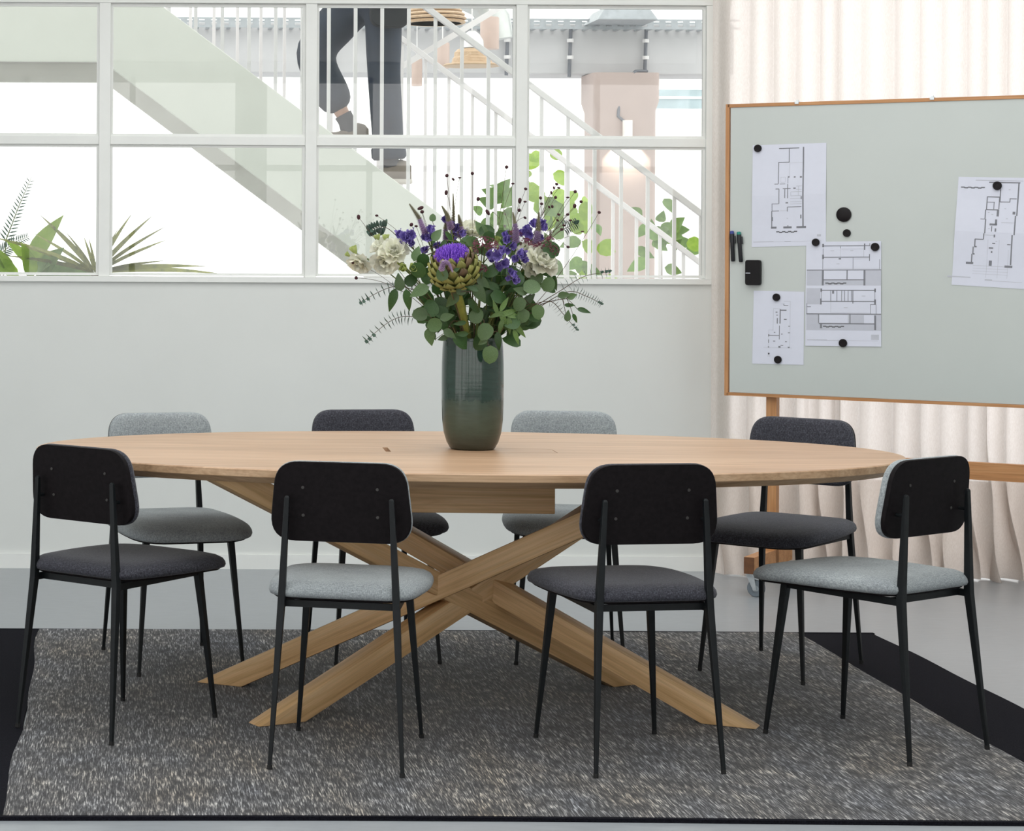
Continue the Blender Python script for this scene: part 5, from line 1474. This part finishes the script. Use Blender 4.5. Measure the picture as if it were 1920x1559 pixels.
# ---- burnet: wiry stems with dark oval heads
def burnet(label, heads, base_up=0.12):
    main = heads[0]
    o, pts = sprig('burnet', label, 'flower', 'wiry burnet stems', Q(*main[:3]), base_up, 0.0011, 0.0006, 'stem_brown', n=12)
    for i, (u, v_, dy, ln_, ang) in enumerate(heads):
        c = Q(u, v_, dy) - MOUTH
        if i:
            b0, _ = along(pts, 0.55 + 0.08 * (i % 4))
            MB().tube(bez(b0, b0 + (c - b0) * 0.5 + Vector((0, 0, 0.02)), c, 6), 0.0006, 5).build('stalk', 'stem_brown', o)
        d = Vector((math.sin(ang), 0, math.cos(ang)))
        h = ln_ / 2
        MB().tube([c - d * h, c - d * h * 0.75, c - d * h * 0.2, c + d * h * 0.35, c + d * h * 0.8, c + d * h], [0.001, 0.0038, 0.0052, 0.0052, 0.0036, 0.001], 8).build('flower_head', 'burnet', o, smooth=80)
burnet('burnet stem reaching furthest left over the cream flowers', [(671, 407, -0.02, 0.016, -0.1)], 0.0)
burnet('burnet pair at the tip of the left leaning spike', [(787, 390, -0.03, 0.020, 1.2), (790, 397, -0.03, 0.012, 1.4)], 0.03)
burnet('low burnet heads above the left violet flower', [(770, 421, -0.05, 0.012, 0.8), (779, 424, -0.05, 0.007, 0), (705, 404, -0.03, 0.007, 0)], 0.03)
burnet('tall burnet cluster high above the left of the artichoke', [(836, 329, 0.02, 0.011, 1.0), (848, 336, 0.02, 0.007, 0.8), (860, 333, 0.02, 0.005, 0), (835, 361, 0.03, 0.016, 0.1)], 0.03)
burnet('lone high burnet head above the artichoke', [(884, 325, 0.02, 0.010, 0.5), (895, 373, 0.03, 0.013, 0.1)], 0.03)
burnet('burnet branch with the highest head beside the middle window post', [(948, 313, 0.03, 0.011, 0.5), (960, 344, 0.0, 0.006, 0), (913, 398, 0.02, 0.020, -0.6), (955, 434, 0.0, 0.006, 0)], 0.04)
burnet('burnet branch in front of the window post', [(973, 376, -0.02, 0.018, 0.1), (984, 354, -0.02, 0.008, 0.2), (972, 394, -0.02, 0.011, 0.1), (983, 408, -0.02, 0.007, 0.6), (983, 378, -0.02, 0.006, 0)], 0.05)
burnet('burnet branch fanning right below the window post', [(1076, 386, -0.03, 0.014, 0.1), (1088, 378, -0.03, 0.009, 0.3), (1077, 359, -0.02, 0.010, 1.3), (1063, 402, -0.04, 0.008, 0), (1063, 370, -0.02, 0.005, 0)], 0.08)
burnet('burnet branch with many small heads right of the upper right violet flowers', [(1046, 402, -0.05, 0.007, 0.5), (1052, 430, -0.05, 0.009, 0.1), (1068, 413, -0.05, 0.006, 0), (1064, 463, -0.06, 0.008, 0.2), (1044, 413, -0.04, 0.006, 0.6), (1091, 434, -0.05, 0.004, 0), (1056, 422, -0.05, 0.006, 0.3)], 0.06)
burnet('burnet stem arching furthest right with a single head', [(1122, 398, -0.04, 0.009, 0.6)], -0.09)
burnet('feathery burnet twig rising right of the bouquet', [(1042, 345, -0.01, 0.008, 0.4), (1037, 352, -0.01, 0.006, 1.2), (1046, 352, -0.01, 0.006, 0.2), (1032, 361, -0.01, 0.006, 1.2), (1040, 370, -0.01, 0.009, 1.4), (1034, 387, -0.01, 0.008, 1.3), (1028, 388, -0.01, 0.006, 1.0), (1012, 371, -0.01, 0.009, 1.2), (1014, 382, -0.01, 0.008, 0.1)], 0.05)
burnet('burnet stem low at the left edge with a hanging head', [(667, 521, -0.04, 0.010, 1.3), (660, 492, -0.05, 0.008, 0.9)], 0.10)

# ---- silver-dollar eucalyptus with large leaves
ROUND_E = leaf_mesh('round_eucalyptus_leaf', 1.0, 0.86, fold=0.26, curl=0.14, n=8, mat='leaf_euc', round_=True)
OVAL_E = leaf_mesh('oval_eucalyptus_leaf', 1.0, 0.64, fold=0.32, curl=0.16, n=8, mat='leaf_euc', round_=False)
DARK_E = leaf_mesh('long_dark_leaf', 1.0, 0.42, fold=0.3, curl=0.22, n=8, mat='leaf_dark')
LOBE = leaf_mesh('dark_round_leaf', 1.0, 0.8, fold=0.2, curl=0.2, n=8, mat='leaf_dark', round_=True)
def branch(label, end, leaves, up=0.06, mouth=None, mat='stem_brown'):
    """leaves: (u, v, dy, length in m, direction angle in the picture plane (deg, 0 right, 90 up), mesh, facing x, facing z)"""
    o, pts = sprig('eucalyptus_branch', label, 'foliage', 'broad-leaved eucalyptus branches', end, up, 0.0022, 0.0011, mat, mouth)
    for lf in leaves:
        u, v_, dy, ln_, ang, me = lf[:6]
        fx, fz = (lf[6], lf[7]) if len(lf) > 6 else (rb.uniform(-0.35, 0.35), rb.uniform(-0.1, 0.5))
        c = Q(u, v_, dy) - MOUTH
        d = Vector((math.cos(math.radians(ang)), rb.uniform(-0.15, 0.15), math.sin(math.radians(ang)))).normalized()
        base_ = c - d * ln_ * 0.5
        # petiole from the nearest place on the stem
        best = min((along(pts, k / 20)[0] for k in range(6, 21)), key=lambda p: (p - base_).length)
        MB().tube(bez(best, (best + base_) / 2 + Vector((0, -0.005, 0.004)), base_, 4), 0.0009, 5).build('petiole', mat, o)
        put(me, 'leaf', o, base_, d, (fx, -1, fz), ln_)
R_, O_, D_, B2 = ROUND_E, OVAL_E, DARK_E, LOBE
branch('eucalyptus branch with long leaves drooping at the far left', Q(742, 525, -0.10), [(748, 529, -0.12, 0.055, 100, O_), (735, 563, -0.11, 0.075, -105, D_), (764, 563, -0.12, 0.070, -80, D_), (785, 546, -0.14, 0.066, 205, O_), (770, 525, -0.11, 0.045, 30, B2)], 0.10)
branch('eucalyptus branch with round leaves hanging lowest left of the vase rim', Q(805, 622, -0.13), [(815, 609, -0.15, 0.050, 10, R_), (806, 632, -0.14, 0.056, -75, O_), (787, 589, -0.12, 0.048, 185, R_), (808, 578, -0.12, 0.055, 110, B2), (826, 585, -0.12, 0.05, 150, B2), (838, 594, -0.13, 0.045, 20, O_)], 0.10)
branch('eucalyptus branch with an oval leaf in front below the artichoke', Q(892, 545, -0.17), [(899, 551, -0.19, 0.066, -55, O_, 0.1, 0.2), (864, 543, -0.19, 0.036, 90, R_, 0, 0.6), (847, 563, -0.16, 0.055, 235, O_), (889, 575, -0.15, 0.060, -50, D_), (893, 592, -0.14, 0.050, 70, R_), (906, 530, -0.15, 0.05, -35, O_)], 0.04)
branch('eucalyptus branch with a pale leaf lying on the artichoke', Q(835, 520, -0.225), [(828, 514, -0.235, 0.042, 95, R_, 0, 0.2), (857, 503, -0.235, 0.032, 45, D_), (884, 540, -0.21, 0.045, 160, D_)], 0.02)
branch('eucalyptus branch with round leaves at the right of the artichoke stem', Q(1030, 530, -0.10), [(997, 538, -0.14, 0.056, 20, R_), (1027, 533, -0.13, 0.048, 60, R_), (975, 545, -0.14, 0.045, 160, O_), (1006, 520, -0.1, 0.045, 80, R_), (968, 525, -0.13, 0.050, 200, B2)], 0.06)
branch('eucalyptus branch with a round leaf hanging right of the bouquet', Q(1012, 572, -0.12), [(1008, 585, -0.13, 0.046, -80, R_, 0.1, 0.1), (973, 570, -0.14, 0.045, 250, R_), (980, 592, -0.13, 0.045, -100, R_), (959, 604, -0.13, 0.055, 170, B2), (992, 560, -0.1, 0.045, 40, O_)], 0.08)
branch('eucalyptus twig hanging down over the vase rim at right', Q(915, 648, -0.14), [(919, 665, -0.145, 0.055, -95, R_, -0.1, 0.0), (909, 622, -0.15, 0.055, -115, R_, 0.0, 0.2), (934, 640, -0.13, 0.058, -85, D_), (905, 640, -0.14, 0.035, -140, O_)], 0.14)
branch('eucalyptus branch with pale leaves stretching to the right', Q(1062, 560, -0.06), [(1057, 553, -0.08, 0.040, 10, O_), (1072, 555, -0.07, 0.036, 20, O_), (1064, 592, -0.07, 0.036, 85, O_), (1078, 597, -0.06, 0.034, -60, D_), (1068, 572, -0.06, 0.034, 0, D_), (1095, 582, -0.05, 0.045, -12, D_)], 0.06)
branch('eucalyptus branch with leaves at the back behind the artichoke tuft', Q(905, 430, 0.02), [(900, 428, 0.0, 0.055, 125, O_), (912, 434, 0.0, 0.055, 20, B2), (938, 440, 0.01, 0.035, 10, R_), (884, 453, -0.04, 0.040, 170, R_), (886, 470, -0.04, 0.04, 200, R_)], 0.03)
branch('eucalyptus branch with leaves between the left violet flowers', Q(815, 440, -0.06), [(818, 440, -0.09, 0.048, 50, O_), (810, 408, -0.04, 0.024, 90, R_), (784, 507, -0.14, 0.055, -60, B2), (780, 475, -0.12, 0.050, 70, O_), (792, 490, -0.13, 0.05, -90, B2)], 0.04)
branch('eucalyptus branch of small leaves at the vase rim, left', Q(835, 628, -0.12), [(843, 626, -0.13, 0.045, -30, O_), (830, 634, -0.12, 0.032, 200, O_), (862, 606, -0.12, 0.04, 190, D_)], 0.10)
# fill foliage: dark leaves packed behind the front stems
for j, (lab, x0, x1, y0, y1, nn) in enumerate((('dense dark foliage sprig at the lower left of the bouquet', 790, 880, 515, 632, 40), ('dense dark foliage sprig at the lower right of the bouquet', 900, 1000, 505, 632, 44), ('dense dark foliage sprig in the middle of the bouquet behind the artichoke', 800, 960, 440, 540, 30), ('dense dark foliage sprig in the neck of the vase behind the thick stem', 838, 965, 560, 645, 34), ('dense dark foliage sprig behind the right cream bloom', 950, 1045, 455, 540, 24))):
    lv = []
    for _ in range(nn):
        lv.append((rb.uniform(x0, x1), rb.uniform(y0, y1), rb.uniform(-0.12, 0.06), rb.uniform(0.042, 0.065), rb.uniform(0, 360), rb.choice((D_, B2, B2, D_)), rb.uniform(-0.6, 0.6), rb.uniform(-0.2, 0.8)))
    branch(lab, Q((x0 + x1) / 2, y0 + 20, -0.02), lv, 0.03, mat='stem')
# bright leaf sprig low at the right
GL = leaf_mesh('jagged_green_leaf', 1.0, 0.34, fold=0.25, curl=0.2, n=8, mat='leaf_plant')
o, pts = sprig('green_sprig', 'fresh green pointed-leaf sprig above the right of the vase rim', 'foliage', None, Q(945, 585, -0.12), 0.06, 0.002, 0.001, 'stem')
for (u, v_, ln_, ang) in ((955, 585, 0.06, 20), (965, 592, 0.055, -5), (945, 600, 0.055, -60), (955, 610, 0.055, -85), (975, 620, 0.055, -50), (968, 632, 0.05, -70), (930, 590, 0.05, 200), (928, 575, 0.045, 110), (945, 570, 0.05, 60), (938, 612, 0.05, 250)):
    c = Q(u, v_, -0.13) - MOUTH; d = Vector((math.cos(math.radians(ang)), -0.1, math.sin(math.radians(ang))))
    best = min((along(pts, k / 20)[0] for k in range(6, 21)), key=lambda p: (p - c).length)
    MB().tube([best, c - d * ln_ * 0.5], 0.0008, 5).build('petiole', 'stem', o)
    put(GL, 'leaf', o, c - d * ln_ * 0.5, d, (rb.uniform(-0.4, 0.4), -1, rb.uniform(0, 0.6)), ln_)
# extra bare stems in the neck of the vase
for j, (x_, z_, lab) in enumerate(((-0.05, 0.10, 'plain green stalk at the left of the vase neck'), (0.03, 0.12, 'plain green stalk just right of the thick artichoke stem'), (0.06, 0.09, 'plain green stalk at the right of the vase neck'))):
    o = tag(empty('green_stalk', MOUTH), lab, 'stalk')
    MB().tube([(x_ * 0.5, -0.02, -0.2), (x_, -0.045, 0), (x_ * 1.9, -0.055, z_), (x_ * 2.3, -0.05, z_ + 0.06)], [0.004, 0.004, 0.0035, 0.002], 7).build('stem', 'stem', o, smooth=60)

# ---- baby-blue eucalyptus: twigs with pairs of small leaves
SM = leaf_mesh('small_blue_leaf', 1.0, 0.50, fold=0.25, curl=0.15, n=5, mat='leaf_blue')
SR = leaf_mesh('small_round_leaf', 1.0, 0.85, fold=0.2, curl=0.15, n=5, mat='leaf_blue', round_=True)
def baby(label, ctrl, pairs=12, size=0.026, t0=0.35, me=None):
    P_ = [Q(*p) for p in ctrl]
    o = tag(empty('eucalyptus_twig', MOUTH), label, 'foliage', 'small-leaved eucalyptus twigs')
    m = MOUTH + Vector(((P_[-1].x - VX) * 0.15, -0.03, 0))
    path = [MOUTH + Vector((0, 0, -0.18)), m] + P_
    fine = []
    for i in range(len(path) - 1):
        p0 = path[max(i - 1, 0)]; p1 = path[i]; p2 = path[i + 1]; p3 = path[min(i + 2, len(path) - 1)]
        for k in range(6):
            t = k / 6
            fine.append(0.5 * ((2 * p1) + (p2 - p0) * t + (2 * p0 - 5 * p1 + 4 * p2 - p3) * t * t + (3 * p1 - p0 - 3 * p2 + p3) * t ** 3))
    fine.append(path[-1])
    fine = [p - MOUTH for p in fine]
    MB().tube(fine, [0.0018 - 0.0011 * i / (len(fine) - 1) for i in range(len(fine))], 6).build('stem', 'stem_brown', o)
    for i in range(pairs):
        t = t0 + (0.995 - t0) * i / (pairs - 1)
        p, d = along(fine, t)
        nrm = Vector((-d.z, 0, d.x))
        for s in (-1, 1):
            sz = size * (1.0 - 0.35 * (i / pairs)) * rb.uniform(0.85, 1.15)
            put(me or SM, 'leaf', o, p, nrm * s + d * 0.25 + Vector((0, rb.uniform(-0.4, 0.4), 0)), d * 1.0 + Vector((0, -0.35, 0.3)), sz)
        if i >= pairs - 3:
            for s in (-1, 1): put(SR, 'leaf', o, p, Vector((0, -s, 0)) * 0.7 + nrm * 0.3 + d * 0.5, Vector((0.2, -1, 0.6)), size * 0.55)
baby('small-leaved eucalyptus twig reaching left level with the sill', [(800, 560, -0.08), (740, 537, -0.06), (676, 566, -0.05)], 12, 0.024, 0.62)
baby('small-leaved eucalyptus twig drooping lowest left beside the vase', [(810, 605, -0.08), (765, 593, -0.07), (730, 603, -0.06), (687, 638, -0.05)], 13, 0.026, 0.55)
baby('small-leaved eucalyptus twig rising right to the window sill', [(980, 590, -0.06), (1050, 545, -0.05), (1095, 518, -0.04), (1141, 510, -0.04)], 11, 0.024, 0.62)
baby('small-leaved eucalyptus twig stretching right below the sill', [(990, 590, -0.05), (1060, 548, -0.04), (1100, 556, -0.04), (1126, 570, -0.04)], 13, 0.020, 0.66)
baby('small-leaved eucalyptus twig drooping right towards the table', [(985, 580, -0.08), (1030, 565, -0.07), (1055, 588, -0.06), (1080, 618, -0.05)], 12, 0.020, 0.60)
baby('small-leaved eucalyptus tuft at the upper left beside the violet flower', [(790, 500, -0.02), (740, 440, 0.0), (715, 425, 0.0), (690, 433, 0.0)], 9, 0.026, 0.74, SR)
baby('small-leaved eucalyptus tuft at the upper right of the bouquet', [(980, 500, -0.02), (1040, 440, 0.0), (1065, 425, 0.0), (1080, 418, 0.0)], 9, 0.026, 0.70, SR)
